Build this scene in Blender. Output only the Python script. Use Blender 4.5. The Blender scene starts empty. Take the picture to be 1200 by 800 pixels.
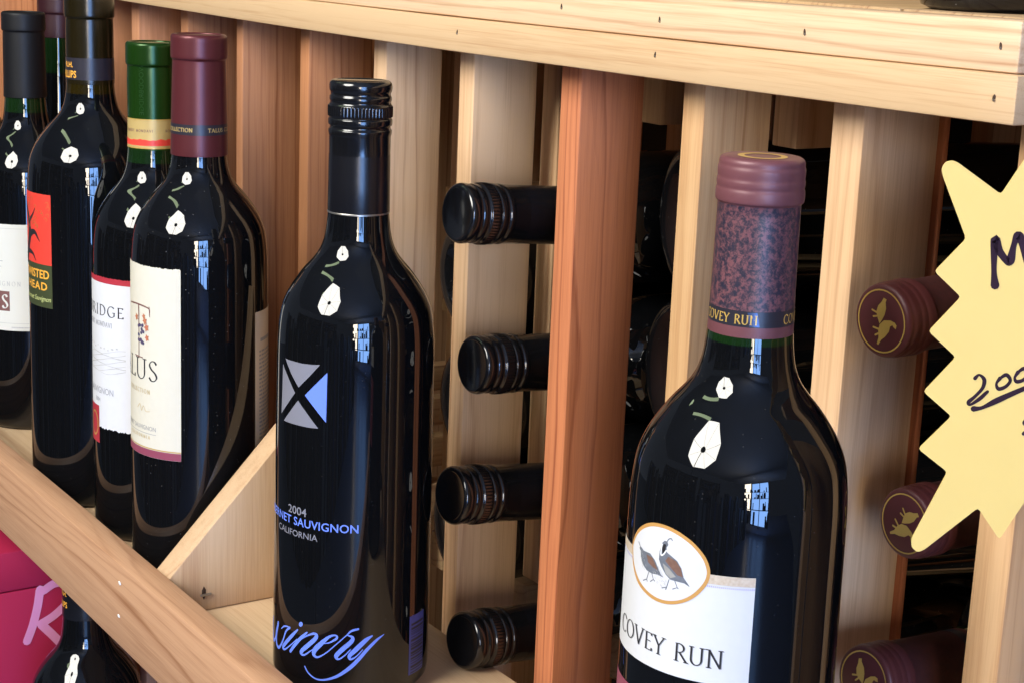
import bpy, bmesh, math, random
from mathutils import Vector, Matrix
from mathutils.geometry import tessellate_polygon
random.seed(7)
SC = bpy.context.scene
COL = SC.collection
MM = 0.001
rad = math.radians

# ------------------------------------------------------------ camera
cam_d = bpy.data.cameras.new('camera')
cam = bpy.data.objects.new('camera', cam_d)
COL.objects.link(cam)
cr = Vector((0.55254424, 0.83257979, 0.03880413))
cu = Vector((-0.2124332, 0.09565737, 0.97248229))
cf = Vector((-0.8059572, 0.54558277, -0.22972252))
M = Matrix((cr, cu, -cf)).transposed().to_4x4()
M.translation = Vector((1024.653, -469.665, 54.711)) * MM
cam.matrix_world = M
cam_d.sensor_fit = 'HORIZONTAL'
cam_d.sensor_width = 36
cam_d.lens = 59.93
cam_d.clip_start = 0.02
cam_d.clip_end = 60
SC.camera = cam

# ------------------------------------------------------------ light
W = bpy.data.worlds.new('World')
SC.world = W
W.use_nodes = True
W.node_tree.nodes['Background'].inputs[0].default_value = (0.62, 0.74, 1.0, 1)
W.node_tree.nodes['Background'].inputs[1].default_value = 0.15
SC.view_settings.view_transform = 'Standard'
SC.view_settings.look = 'None'
SC.view_settings.exposure = 0.0
SC.view_settings.gamma = 1.0
UMB_POS = Vector((0.500, -1.30, 0.84))
UMB_AIM = Vector((0.350, -0.02, -0.12))
UMB_R = 0.47
UMB_L = 23.0
WIN_L = 21.0
FILL_L = 30.0

# ------------------------------------------------------------ helpers
def finish(me, mats, smooth=None):
    for m in (mats if isinstance(mats, (list, tuple)) else [mats]):
        me.materials.append(m)
    if smooth is not None:
        me.polygons.foreach_set('use_smooth', [True] * len(me.polygons))
        me.set_sharp_from_angle(angle=rad(smooth))
    return me

def link(name, me, parent=None, loc=None, label=None):
    o = bpy.data.objects.new(name, me)
    COL.objects.link(o)
    if parent is not None:
        o.parent = parent
    if loc is not None:
        o.location = Vector(loc) * MM
    if label:
        o['label'] = label
    return o

def thing(name, label, cat, loc=(0, 0, 0), group=None):
    o = bpy.data.objects.new(name, None)
    COL.objects.link(o)
    o.empty_display_size = 0.02
    o.location = Vector(loc) * MM
    o['label'] = label
    o['category'] = cat
    if group:
        o['group'] = group
    return o

def copy_tree(o, parent=None):
    c = o.copy()
    COL.objects.link(c)
    if parent is not None:
        c.parent = parent
    for ch in list(o.children):
        copy_tree(ch, c)
    return c

def box_mesh(x0, x1, y0, y1, z0, z1, bev=0.8, jit=0.0, cuts=0, axis=2):
    bm = bmesh.new()
    bmesh.ops.create_cube(bm, size=1)
    for v in bm.verts:
        v.co = Vector(((x0 + x1) / 2 + v.co.x * (x1 - x0), (y0 + y1) / 2 + v.co.y * (y1 - y0), (z0 + z1) / 2 + v.co.z * (z1 - z0)))
    if cuts:
        es = [e for e in bm.edges if abs((e.verts[0].co - e.verts[1].co)[axis]) > 1e-6]
        bmesh.ops.subdivide_edges(bm, edges=es, cuts=cuts)
    if bev:
        es = [e for e in bm.edges if len(e.link_faces) == 2 and e.calc_face_angle(0) > 0.5]
        bmesh.ops.bevel(bm, geom=es, offset=bev, segments=2, affect='EDGES', profile=0.5)
    if jit:
        rng = random.Random(x0 * 7 + z1)
        ph = [rng.uniform(0, 6.28) for _ in range(6)]
        for v in bm.verts:
            t = v.co[axis] * 0.011
            for k in range(3):
                if k != axis:
                    v.co[k] += jit * (math.sin(t + ph[k]) + .4 * math.sin(2.7 * t + ph[k + 3]))
    for v in bm.verts:
        v.co *= MM
    me = bpy.data.meshes.new('box')
    bm.to_mesh(me)
    bm.free()
    return me

def prism_mesh(pts, axis, a, b, bev=0.6):
    """outline pts in the two other axes, extruded from a to b along axis"""
    bm = bmesh.new()
    def P(p, d):
        q = list(p)
        q.insert(axis, d)
        return Vector(q) * MM
    n = len(pts)
    va = [bm.verts.new(P(p, a)) for p in pts]
    vb = [bm.verts.new(P(p, b)) for p in pts]
    bm.faces.new(va)
    bm.faces.new(vb[::-1])
    for i in range(n):
        bm.faces.new((va[i], vb[i], vb[(i + 1) % n], va[(i + 1) % n]))
    bmesh.ops.recalc_face_normals(bm, faces=bm.faces)
    if bev:
        bmesh.ops.bevel(bm, geom=list(bm.edges), offset=bev * MM, segments=2, affect='EDGES', profile=0.5)
    me = bpy.data.meshes.new('prism')
    bm.to_mesh(me)
    bm.free()
    return me

def catmull(pts, n=8):
    out = []
    m = len(pts)
    for i in range(m - 1):
        p0 = pts[max(i - 1, 0)]; p1 = pts[i]; p2 = pts[i + 1]; p3 = pts[min(i + 2, m - 1)]
        for k in range(n):
            t = k / n
            out.append(tuple(0.5 * (2 * b + (c - a) * t + (2 * a - 5 * b + 4 * c - d) * t * t + (3 * b - a - 3 * c + d) * t ** 3) for a, b, c, d in zip(p0, p1, p2, p3)))
    out.append(tuple(pts[-1]))
    return out

def lathe_mesh(prof, seg=72, mod=None, closed_tip=True):
    """prof: list of (r, z) mm from bottom to top"""
    bm = bmesh.new()
    rings = []
    for r, z in prof:
        if r < 0.05:
            rings.append([bm.verts.new((0, 0, z * MM))])
        else:
            ring = []
            for i in range(seg):
                a = 2 * math.pi * i / seg
                rr = r + (mod(i, r, z) if mod else 0)
                ring.append(bm.verts.new((rr * math.cos(a) * MM, rr * math.sin(a) * MM, z * MM)))
            rings.append(ring)
    for A, B in zip(rings[:-1], rings[1:]):
        for i in range(seg):
            j = (i + 1) % seg
            if len(A) == 1 and len(B) == 1:
                break
            if len(A) == 1:
                bm.faces.new((A[0], B[j], B[i]))
            elif len(B) == 1:
                bm.faces.new((A[i], A[j], B[0]))
            else:
                bm.faces.new((A[i], A[j], B[j], B[i]))
    bmesh.ops.recalc_face_normals(bm, faces=bm.faces)
    me = bpy.data.meshes.new('lathe')
    bm.to_mesh(me)
    bm.free()
    return me

def rad_at(prof, z):
    for (r0, z0), (r1, z1) in zip(prof[:-1], prof[1:]):
        if z0 <= z <= z1 and z1 > z0:
            return r0 + (r1 - r0) * (z - z0) / (z1 - z0)
    return prof[-1][0]

# ---- flat print: polygons / ribbons / text in (u, v) millimetres, then wrapped
class Art:
    def __init__(s):
        s.bm = bmesh.new()
        s.lay = 0.0
    def step(s):
        s.lay = (s.lay + 0.007) % 0.042
        return s.lay
    def poly(s, pts):
        vs = [Vector((p[0], p[1], s.step())) for p in pts[:1]] + [Vector((p[0], p[1], s.lay)) for p in pts[1:]]
        tr = tessellate_polygon([vs])
        bv = [s.bm.verts.new(v) for v in vs]
        for t in tr:
            try:
                s.bm.faces.new([bv[i] for i in t])
            except ValueError:
                pass
        return s
    def rect(s, u0, u1, v0, v1):
        return s.poly([(u0, v0), (u1, v0), (u1, v1), (u0, v1)])
    def disc(s, u, v, r, r2=None, n=14):
        return s.poly([(u + r * math.cos(6.2832 * i / n), v + (r2 or r) * math.sin(6.2832 * i / n)) for i in range(n)])
    def ring(s, outer, inner):
        n = len(outer)
        a = [s.bm.verts.new((p[0], p[1], 0)) for p in outer]
        b = [s.bm.verts.new((p[0], p[1], 0)) for p in inner]
        for i in range(n):
            j = (i + 1) % n
            s.bm.faces.new((a[i], a[j], b[j], b[i]))
        return s
    def brush(s, pts, w=None, n=7, smooth=True):
        """pts (u, v[, width]); a stroke of changing width with round ends"""
        p3 = [(p[0], p[1], p[2] if len(p) > 2 else w) for p in pts]
        c = catmull(p3, n) if smooth and len(p3) > 2 else p3
        L = []
        z = s.step()
        for i, q in enumerate(c):
            a = c[max(i - 1, 0)]; b = c[min(i + 1, len(c) - 1)]
            d = Vector((b[0] - a[0], b[1] - a[1]))
            if d.length < 1e-9:
                continue
            d.normalize()
            h = max(q[2], 0.05) / 2
            L.append((s.bm.verts.new((q[0] - d.y * h, q[1] + d.x * h, z)), s.bm.verts.new((q[0] + d.y * h, q[1] - d.x * h, z))))
        for A, B in zip(L[:-1], L[1:]):
            s.bm.faces.new((A[0], A[1], B[1], B[0]))
        for q in (c[0], c[-1]):
            s.disc(q[0], q[1], max(q[2], .05) / 2, n=8)
        return s
    def nib(s, pts, wid, thin, ang=22):
        """broad-nib stroke: roman thick and thin"""
        nx, ny = wid / 2 * math.cos(rad(ang)), wid / 2 * math.sin(rad(ang))
        L = []
        z = s.step()
        for i, q in enumerate(pts):
            a = pts[max(i - 1, 0)]; b = pts[min(i + 1, len(pts) - 1)]
            d = Vector((b[0] - a[0], b[1] - a[1])); d.normalize()
            N = Vector((-d.y, d.x))
            sg = 1 if N.x * nx + N.y * ny >= 0 else -1
            o = Vector((nx * sg, ny * sg))
            o = N * max(N.dot(o), thin / 2)
            L.append((s.bm.verts.new((q[0] + o.x, q[1] + o.y, z)), s.bm.verts.new((q[0] - o.x, q[1] - o.y, z))))
        for A, B in zip(L[:-1], L[1:]):
            s.bm.faces.new((A[0], A[1], B[1], B[0]))
        return s
    def roman(s, text, u, v, h, sp=0.12, width=0.15, thin=0.05, end=None, xs=1.0):
        """serif capitals; u = left end, or the right end when end='r', or the middle when 'c'"""
        adv = [GL[c][0] if c in GL else 0.4 for c in text]
        tot = (sum(adv) + sp * (len(text) - 1)) * h * xs
        x = u - (tot if end == 'r' else tot / 2 if end == 'c' else 0)
        for c, a in zip(text, adv):
            if c in GL:
                for st in GL[c][1]:
                    pts = st[1]
                    if st[0] == 'c':
                        pts = catmull(pts, 6)
                    s.nib([(x + p[0] * h * xs, v + p[1] * h) for p in pts], width * h, thin * h)
                for p in GL[c][2]:
                    s.rect(x + (p[0] - .13) * h * xs, x + (p[0] + .13) * h * xs, v + (p[1] - .022) * h, v + (p[1] + .022) * h)
            x += (a + sp) * h * xs
        return s
    def sans(s, text, u, v, h, end=None, xs=1.0, sp=1.0, bold=0.0, shear=0.0):
        cu_ = bpy.data.curves.new('t', 'FONT')
        cu_.body = text
        cu_.size = 1.0
        cu_.space_character = sp
        cu_.resolution_u = 3
        cu_.offset = bold
        cu_.shear = shear
        ob = bpy.data.objects.new('t', cu_)
        COL.objects.link(ob)
        bpy.context.view_layer.update()
        me = bpy.data.meshes.new_from_object(ob.evaluated_get(bpy.context.evaluated_depsgraph_get()))
        bpy.data.objects.remove(ob)
        if len(me.vertices):
            x0 = min(q.co.x for q in me.vertices); x1 = max(q.co.x for q in me.vertices)
            k = h / 0.69
            off = {None: x0, 'r': x1, 'c': (x0 + x1) / 2}[end]
            t = bmesh.new()
            t.from_mesh(me)
            for q in t.verts:
                q.co = Vector((u + (q.co.x - off) * k * xs, v + q.co.y * k, 0))
            t.to_mesh(me)
            t.free()
            s.bm.from_mesh(me)
        bpy.data.meshes.remove(me)
        return s
    def build(s, name, mat, f, parent=None, maxlen=3.0, label=None, smooth=60):
        bm = s.bm
        for f_ in bm.faces:
            if f_.normal.z < 0 or f_.calc_area() > 0:
                f_.normal_update()
                if f_.normal.z < 0:
                    f_.normal_flip()
        for _ in range(6):
            es = [e for e in bm.edges if abs(e.verts[0].co.x - e.verts[1].co.x) > maxlen]
            if not es:
                break
            bmesh.ops.subdivide_edges(bm, edges=es, cuts=1)
            bmesh.ops.triangulate(bm, faces=[q for q in bm.faces if len(q.verts) > 4])
        for v in bm.verts:
            v.co = f(v.co.x, v.co.y, v.co.z)
        me = bpy.data.meshes.new(name)
        bm.to_mesh(me)
        bm.free()
        finish(me, mat, smooth)
        return link(name, me, parent, label=label)

def arc(cx, cy, rx, ry, a0, a1, n=10):
    return [(cx + rx * math.cos(rad(a0 + (a1 - a0) * i / n)), cy + ry * math.sin(rad(a0 + (a1 - a0) * i / n))) for i in range(n + 1)]
# serif capitals: advance, strokes ('l' straight / 'c' curved), serifs
GL = {
 'A': (.78, [('l', [(.39, 1), (.06, 0)]), ('l', [(.37, 1), (.72, 0)]), ('l', [(.18, .36), (.58, .36)])], [(.06, 0), (.72, 0)]),
 'B': (.60, [('l', [(.13, 0), (.13, 1)]), ('l', arc(.22, .76, .28, .24, 90, -90)), ('l', arc(.22, .26, .34, .26, 90, -90)), ('l', [(.1, 1), (.25, 1)]), ('l', [(.1, 0), (.25, 0)]), ('l', [(.1, .52), (.25, .52)])], []),
 'C': (.72, [('l', arc(.44, .5, .38, .5, 40, 320, 18))], []),
 'D': (.80, [('l', [(.13, 0), (.13, 1)]), ('l', arc(.26, .5, .48, .5, 90, -90, 14)), ('l', [(.05, .98), (.28, .99)]), ('l', [(.05, .02), (.28, .01)])], []),
 'E': (.54, [('l', [(.13, 0), (.13, 1)]), ('l', [(.05, .98), (.5, .98)]), ('l', [(.13, .53), (.44, .53)]), ('l', [(.05, .02), (.53, .02)]), ('l', [(.5, 1), (.5, .86)]), ('l', [(.53, 0), (.53, .16)])], []),
 'F': (.5, [('l', [(.13, 0), (.13, 1)]), ('l', [(.05, .98), (.5, .98)]), ('l', [(.13, .53), (.42, .53)])], [(.13, 0)]),
 'G': (.80, [('l', arc(.44, .5, .38, .5, 45, 325, 18)), ('l', [(.72, .42), (.72, .1)]), ('l', [(.55, .43), (.8, .43)])], []),
 'H': (.8, [('l', [(.13, 0), (.13, 1)]), ('l', [(.67, 0), (.67, 1)]), ('l', [(.13, .5), (.67, .5)])], [(.13, 0), (.13, 1), (.67, 0), (.67, 1)]),
 'I': (.28, [('l', [(.14, 0), (.14, 1)])], [(.14, 0), (.14, 1)]),
 'L': (.54, [('l', [(.13, 0), (.13, 1)]), ('l', [(.05, .02), (.53, .02)]), ('l', [(.53, 0), (.53, .17)])], [(.13, 1)]),
 'M': (.95, [('l', [(.14, 0), (.18, 1)]), ('l', [(.18, 1), (.48, .05)]), ('l', [(.48, .05), (.78, 1)]), ('l', [(.78, 1), (.82, 0)])], [(.14, 0), (.82, 0)]),
 'N': (.82, [('l', [(.14, 0), (.14, 1)]), ('l', [(.12, 1), (.7, 0)]), ('l', [(.7, 0), (.7, 1)])], [(.14, 0), (.06, 1), (.7, 1)]),
 'O': (.86, [('l', arc(.43, .5, .38, .5, 0, 360, 24))], []),
 'R': (.68, [('l', [(.13, 0), (.13, 1)]), ('l', arc(.22, .75, .3, .25, 90, -90, 12)), ('l', [(.05, .98), (.25, .99)]), ('l', [(.13, .5), (.25, .5)]), ('l', [(.3, .5), (.68, 0)])], [(.13, 0), (.66, 0)]),
 'S': (.52, [('c', [(.46, .84), (.36, .97), (.2, .97), (.09, .8), (.18, .6), (.38, .42), (.47, .22), (.36, .04), (.18, .03), (.06, .18)])], []),
 'T': (.66, [('l', [(.33, 0), (.33, 1)]), ('l', [(.02, .98), (.64, .98)]), ('l', [(.03, 1), (.03, .84)]), ('l', [(.63, 1), (.63, .84)])], [(.33, 0)]),
 'U': (.80, [('l', [(.13, 1), (.13, .32)] + arc(.4, .32, .27, .32, 180, 360, 12) + [(.67, 1)])], [(.13, 1), (.67, 1)]),
 'V': (.76, [('l', [(.05, 1), (.39, 0)]), ('l', [(.38, 0), (.7, 1)])], [(.06, 1), (.7, 1)]),
 'W': (1.1, [('l', [(.05, 1), (.32, 0)]), ('l', [(.32, 0), (.56, 1)]), ('l', [(.54, 1), (.8, 0)]), ('l', [(.8, 0), (1.05, 1)])], [(.06, 1), (.55, 1), (1.04, 1)]),
 'Y': (.70, [('l', [(.05, 1), (.36, .48)]), ('l', [(.67, 1), (.36, .48)]), ('l', [(.36, .5), (.36, 0)])], [(.06, 1), (.66, 1), (.36, 0)]),
}

# ------------------------------------------------------------ materials
def nmat(name):
    m = bpy.data.materials.new(name)
    m.use_nodes = True
    nt = m.node_tree
    return m, nt, nt.nodes['Principled BSDF'], nt.nodes.new, nt.links.new

def ramp(nd, stops, interp='LINEAR'):
    cr_ = nd.color_ramp
    cr_.interpolation = interp
    while len(cr_.elements) < len(stops):
        cr_.elements.new(0.5)
    for e, (p, c) in zip(cr_.elements, stops):
        e.position = p
        e.color = tuple(c) + (1,) if len(c) == 3 else c

def wood(name, light, dark, axis='Z', period=3.4, centre=(14, 60), rough=0.55, strength=1.0, warp=5.0, vary=0.12):
    """solid wood: growth rings round a pith line that runs along the board, so each face gets its own figure"""
    m, nt, bs, N, L = nmat(name)
    tc = N('ShaderNodeTexCoord'); oi = N('ShaderNodeObjectInfo')
    off = N('ShaderNodeVectorMath'); off.operation = 'SCALE'
    vv = N('ShaderNodeCombineXYZ')
    L(oi.outputs['Random'], vv.inputs[0]); L(oi.outputs['Random'], vv.inputs[1]); L(oi.outputs['Random'], vv.inputs[2])
    L(vv.outputs[0], off.inputs[0]); off.inputs['Scale'].default_value = 1.0
    mulv = N('ShaderNodeVectorMath'); mulv.operation = 'MULTIPLY'
    amp = {'X': (3.7, .03, .05), 'Y': (.05, 3.7, .03), 'Z': (.03, .05, 3.7)}[axis]
    L(off.outputs[0], mulv.inputs[0]); mulv.inputs[1].default_value = amp
    add = N('ShaderNodeVectorMath'); add.operation = 'ADD'
    L(tc.outputs['Object'], add.inputs[0]); L(mulv.outputs[0], add.inputs[1])
    st = N('ShaderNodeVectorMath'); st.operation = 'MULTIPLY'
    st.inputs[1].default_value = {'X': (.12, 1, 1), 'Y': (1, .12, 1), 'Z': (1, 1, .12)}[axis]
    L(add.outputs[0], st.inputs[0])
    n1 = N('ShaderNodeTexNoise'); n1.inputs['Scale'].default_value = 22; n1.inputs['Detail'].default_value = 2
    L(st.outputs[0], n1.inputs['Vector'])
    n1b = N('ShaderNodeTexNoise'); n1b.inputs['Scale'].default_value = 90; n1b.inputs['Detail'].default_value = 2
    L(st.outputs[0], n1b.inputs['Vector'])
    sp = N('ShaderNodeSeparateXYZ'); L(add.outputs[0], sp.inputs[0])
    ia, ib = {'X': (1, 2), 'Y': (0, 2), 'Z': (0, 1)}[axis]
    def math_(op, a, b=None, c=None):
        n = N('ShaderNodeMath'); n.operation = op
        for i, q in enumerate((a, b, c)):
            if q is None: continue
            if isinstance(q, (int, float)): n.inputs[i].default_value = q
            else: L(q, n.inputs[i])
        return n.outputs[0]
    # wandering pith
    sep = N('ShaderNodeSeparateColor'); L(n1.outputs['Color'], sep.inputs[0])
    wa = math_('MULTIPLY_ADD', sep.outputs[0], warp * 2 * MM, -warp * MM - centre[0] * MM)
    wb = math_('MULTIPLY_ADD', sep.outputs[1], warp * 2 * MM, -warp * MM - centre[1] * MM)
    a = math_('ADD', sp.outputs[ia], wa); b = math_('ADD', sp.outputs[ib], wb)
    r = math_('SQRT', math_('ADD', math_('MULTIPLY', a, a), math_('MULTIPLY', b, b)))
    r = math_('MULTIPLY_ADD', math_('SUBTRACT', n1b.outputs[0], .5), 4.5 * MM, r)
    q = math_('DIVIDE', r, period * MM)
    fr = math_('FRACT', q)
    ringid = math_('FLOOR', q)
    wn = N('ShaderNodeTexWhiteNoise'); wn.noise_dimensions = '1D'; L(ringid, wn.inputs['W'])
    rp = N('ShaderNodeValToRGB'); L(fr, rp.inputs[0])
    ramp(rp, [(0, (.25,) * 3), (.3, (.0,) * 3), (.66, (.30,) * 3), (.86, (1,) * 3), (1, (.25,) * 3)])
    ringamt = math_('MULTIPLY', rp.outputs[0], math_('MULTIPLY', math_('POWER', wn.outputs[0], 1.6), 1.15 * strength))
    # fibre
    fs = N('ShaderNodeVectorMath'); fs.operation = 'MULTIPLY'
    fs.inputs[1].default_value = {'X': (.02, 1, 1), 'Y': (1, .02, 1), 'Z': (1, 1, .02)}[axis]
    L(add.outputs[0], fs.inputs[0])
    n2 = N('ShaderNodeTexNoise'); n2.inputs['Scale'].default_value = 1500; n2.inputs['Detail'].default_value = 3
    L(fs.outputs[0], n2.inputs['Vector'])
    n3 = N('ShaderNodeTexNoise'); n3.inputs['Scale'].default_value = 40; n3.inputs['Detail'].default_value = 3
    L(st.outputs[0], n3.inputs['Vector'])
    n5 = N('ShaderNodeTexNoise'); n5.inputs['Scale'].default_value = 260; n5.inputs['Detail'].default_value = 2
    L(fs.outputs[0], n5.inputs['Vector'])
    mx = N('ShaderNodeMix'); mx.data_type = 'RGBA'
    mx.inputs['A'].default_value = tuple(light) + (1,); mx.inputs['B'].default_value = tuple(dark) + (1,)
    fac = math_('ADD', ringamt, math_('MULTIPLY', math_('SUBTRACT', n2.outputs[0], .5), .95))
    fac = math_('ADD', fac, math_('MULTIPLY', math_('SUBTRACT', n3.outputs[0], .45), .9))
    fac = math_('ADD', fac, math_('MULTIPLY', math_('SUBTRACT', n5.outputs[0], .5), .7))
    fac.node.use_clamp = True
    L(fac, mx.inputs['Factor'])
    hs = N('ShaderNodeHueSaturation')
    L(mx.outputs['Result'], hs.inputs['Color'])
    L(math_('MULTIPLY_ADD', oi.outputs['Random'], vary * 2, 1 - vary), hs.inputs['Value'])
    L(math_('MULTIPLY_ADD', math_('FRACT', math_('MULTIPLY', oi.outputs['Random'], 7.3)), vary, 1 - vary * .5), hs.inputs['Saturation'])
    L(hs.outputs[0], bs.inputs['Base Color'])
    bs.inputs['Roughness'].default_value = rough
    bs.inputs['Specular IOR Level'].default_value = 0.3
    bp = N('ShaderNodeBump'); bp.inputs['Strength'].default_value = .25; bp.inputs['Distance'].default_value = .0004
    L(math_('ADD', math_('MULTIPLY', n2.outputs[0], .6), math_('MULTIPLY', rp.outputs[0], -.15)), bp.inputs['Height'])
    L(bp.outputs[0], bs.inputs['Normal'])
    return m

def plain(name, col, rough=0.5, metal=0.0, spec=0.5, noise=0.0, nscale=60, bump=0.0, coat=0.0, col2=None):
    m, nt, bs, N, L = nmat(name)
    bs.inputs['Base Color'].default_value = tuple(col) + (1,)
    bs.inputs['Roughness'].default_value = rough
    bs.inputs['Metallic'].default_value = metal
    bs.inputs['Specular IOR Level'].default_value = spec
    bs.inputs['Coat Weight'].default_value = coat
    tc = N('ShaderNodeTexCoord')
    nz = N('ShaderNodeTexNoise'); nz.inputs['Scale'].default_value = nscale; nz.inputs['Detail'].default_value = 4
    L(tc.outputs['Object'], nz.inputs['Vector'])
    if noise or col2:
        mx = N('ShaderNodeMix'); mx.data_type = 'RGBA'
        mx.inputs['A'].default_value = tuple(col) + (1,)
        mx.inputs['B'].default_value = tuple(col2 or [c * (1 - noise) for c in col]) + (1,)
        L(nz.outputs[0], mx.inputs['Factor'])
        L(mx.outputs['Result'], bs.inputs['Base Color'])
    if bump:
        bp = N('ShaderNodeBump'); bp.inputs['Strength'].default_value = bump; bp.inputs['Distance'].default_value = .0005
        L(nz.outputs[0], bp.inputs['Height']); L(bp.outputs[0], bs.inputs['Normal'])
    return m

def glass_mat(name, col, dust=0.12, rough=0.008):
    """wine-filled bottle glass: nearly black, mirror-smooth, a little dust"""
    m, nt, bs, N, L = nmat(name)
    bs.inputs['Roughness'].default_value = rough
    bs.inputs['IOR'].default_value = 1.55
    tc = N('ShaderNodeTexCoord')
    vo = N('ShaderNodeTexVoronoi'); vo.inputs['Scale'].default_value = 420
    L(tc.outputs['Object'], vo.inputs['Vector'])
    nz = N('ShaderNodeTexNoise'); nz.inputs['Scale'].default_value = 14; nz.inputs['Detail'].default_value = 3
    L(tc.outputs['Object'], nz.inputs['Vector'])
    wn = N('ShaderNodeMath'); wn.operation = 'LESS_THAN'; L(vo.outputs['Distance'], wn.inputs[0]); wn.inputs[1].default_value = .10
    sp = N('ShaderNodeSeparateColor'); L(vo.outputs['Color'], sp.inputs[0])
    gt = N('ShaderNodeMath'); gt.operation = 'GREATER_THAN'; L(sp.outputs[0], gt.inputs[0]); gt.inputs[1].default_value = .72
    mu = N('ShaderNodeMath'); mu.operation = 'MULTIPLY'; L(wn.outputs[0], mu.inputs[0]); L(gt.outputs[0], mu.inputs[1])
    mu2 = N('ShaderNodeMath'); mu2.operation = 'MULTIPLY'; L(mu.outputs[0], mu2.inputs[0]); L(nz.outputs[0], mu2.inputs[1])
    mu3 = N('ShaderNodeMath'); mu3.operation = 'MULTIPLY'; L(mu2.outputs[0], mu3.inputs[0]); mu3.inputs[1].default_value = dust
    mx = N('ShaderNodeMix'); mx.data_type = 'RGBA'
    mx.inputs['A'].default_value = tuple(col) + (1,); mx.inputs['B'].default_value = (.35, .33, .3, 1)
    L(mu3.outputs[0], mx.inputs['Factor']); L(mx.outputs['Result'], bs.inputs['Base Color'])
    rr = N('ShaderNodeMapRange'); L(nz.outputs[0], rr.inputs[0]); rr.inputs[3].default_value = rough; rr.inputs[4].default_value = rough + .010
    L(rr.outputs[0], bs.inputs['Roughness'])
    # very faint waviness of moulded glass
    n4 = N('ShaderNodeTexNoise'); n4.inputs['Scale'].default_value = 45; n4.inputs['Detail'].default_value = 1
    L(tc.outputs['Object'], n4.inputs['Vector'])
    bp = N('ShaderNodeBump'); bp.inputs['Strength'].default_value = .06; bp.inputs['Distance'].default_value = .001
    L(n4.outputs[0], bp.inputs['Height']); L(bp.outputs[0], bs.inputs['Normal'])
    return m

def marble_mat(name):
    m, nt, bs, N, L = nmat(name)
    tc = N('ShaderNodeTexCoord')
    nz = N('ShaderNodeTexNoise'); nz.inputs['Scale'].default_value = 560; nz.inputs['Detail'].default_value = 5; nz.inputs['Roughness'].default_value = .75
    nz.inputs['Distortion'].default_value = .35
    L(tc.outputs['Object'], nz.inputs['Vector'])
    rp = N('ShaderNodeValToRGB'); L(nz.outputs[0], rp.inputs[0])
    ramp(rp, [(.42, (.018, .018, .034)), (.50, (.072, .036, .048)), (.58, (.165, .062, .07))])
    L(rp.outputs[0], bs.inputs['Base Color'])
    bs.inputs['Roughness'].default_value = .42
    return m

def emit(name, col, s):
    m, nt, bs, N, L = nmat(name)
    bs.inputs['Base Color'].default_value = (0, 0, 0, 1)
    bs.inputs['Emission Color'].default_value = tuple(col) + (1,)
    bs.inputs['Emission Strength'].default_value = s
    return m

PINE_L, PINE_D = (.66, .43, .20), (.40, .20, .085)
M_RAIL = wood('pine_rail', (.66, .46, .27), (.42, .205, .09), 'X', 4.6, (8, 120), strength=.95, warp=6)
M_POST = wood('pine_post', (.68, .435, .235), (.43, .205, .092), 'Z', 4.4, (9, 70), strength=.75, vary=.12)
M_POST2 = wood('cedar_post', (.60, .265, .118), (.33, .108, .04), 'Z', 5.0, (12, 60), strength=.8, vary=.14)
M_RED = wood('red_cedar_post', (.58, .215, .098), (.30, .085, .04), 'Z', 3.6, (-14, 18), strength=.8, warp=11, vary=.02)
M_LIP = wood('cedar_lip', (.56, .32, .185), (.32, .145, .07), 'X', 5.2, (-116, -318), strength=.85, warp=17, vary=.04)
M_FLOOR = wood('pine_shelf', (.60, .42, .25), (.38, .21, .11), 'X', 5.0, (5, 40), strength=.75)
M_DIV = wood('pine_divider', (.66, .44, .25), (.44, .23, .11), 'Z', 7.0, (40, -60), strength=.7, warp=8)
M_DEPTH = wood('pine_runner', (.50, .33, .17), (.30, .16, .08), 'Y', 3.4, (10, 60))
M_GLASS = glass_mat('dark_bottle_glass', (.0035, .0038, .0045))
M_DUSTY = glass_mat('dusty_bottle_glass', (.004, .0042, .005), dust=.6, rough=.012)
M_NECK = glass_mat('green_neck_glass', (.006, .02, .005), dust=.1)
M_OLIVE = glass_mat('olive_neck_glass', (.018, .012, .002), dust=.1)
M_BLACKCAP = plain('black_screw_cap', (.006, .006, .007), .15, 0, .65, bump=.0)
M_SATIN = plain('satin_black_sleeve', (.006, .006, .008), .27, 0, .6)
M_MATTE = plain('matte_black_capsule', (.008, .008, .009), .5, 0, .3, noise=.2)
M_BURG = plain('burgundy_foil', (.12, .024, .028), .36, .35, .5, noise=.18, nscale=40, bump=.05)
M_DKBURG = plain('dark_burgundy_foil', (.045, .012, .016), .4, .2, .5, noise=.2)
M_GREEN = plain('green_foil', (.016, .062, .007), .25, .45, .5, noise=.3, nscale=30, bump=.15)
M_MAUVE = plain('mauve_capsule', (.17, .060, .068), .42, .1, .45, noise=.15, bump=.05)
M_MAROON = plain('maroon_capsule', (.115, .030, .030), .42, .1, .45, noise=.25, bump=.05)
M_MARBLE = marble_mat('marbled_capsule')
M_BAND = plain('navy_band', (.022, .020, .028), .35)
M_GOLD = plain('gold_print', (.62, .40, .10), .35, .3)
M_GOLDBAND = plain('gold_paper', (.62, .44, .16), .4, .2, noise=.15)
M_PAPER = plain('white_label_paper', (.68, .68, .70), .6, 0, .3, noise=.06, nscale=260, bump=.12)
M_CREAM = plain('cream_label_paper', (.68, .64, .53), .6, 0, .3, noise=.06, nscale=260, bump=.12)
M_IVORY = plain('ivory_label_paper', (.70, .69, .62), .6, 0, .3, noise=.04, bump=.12)
M_BACKL = plain('tan_back_label', (.62, .52, .40), .6, 0, .3)
M_INK = plain('black_ink', (.02, .018, .02), .5)
M_GREY = plain('grey_ink', (.30, .30, .31), .5)
M_PALE = plain('pale_grey_ink', (.45, .44, .42), .5)
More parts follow.
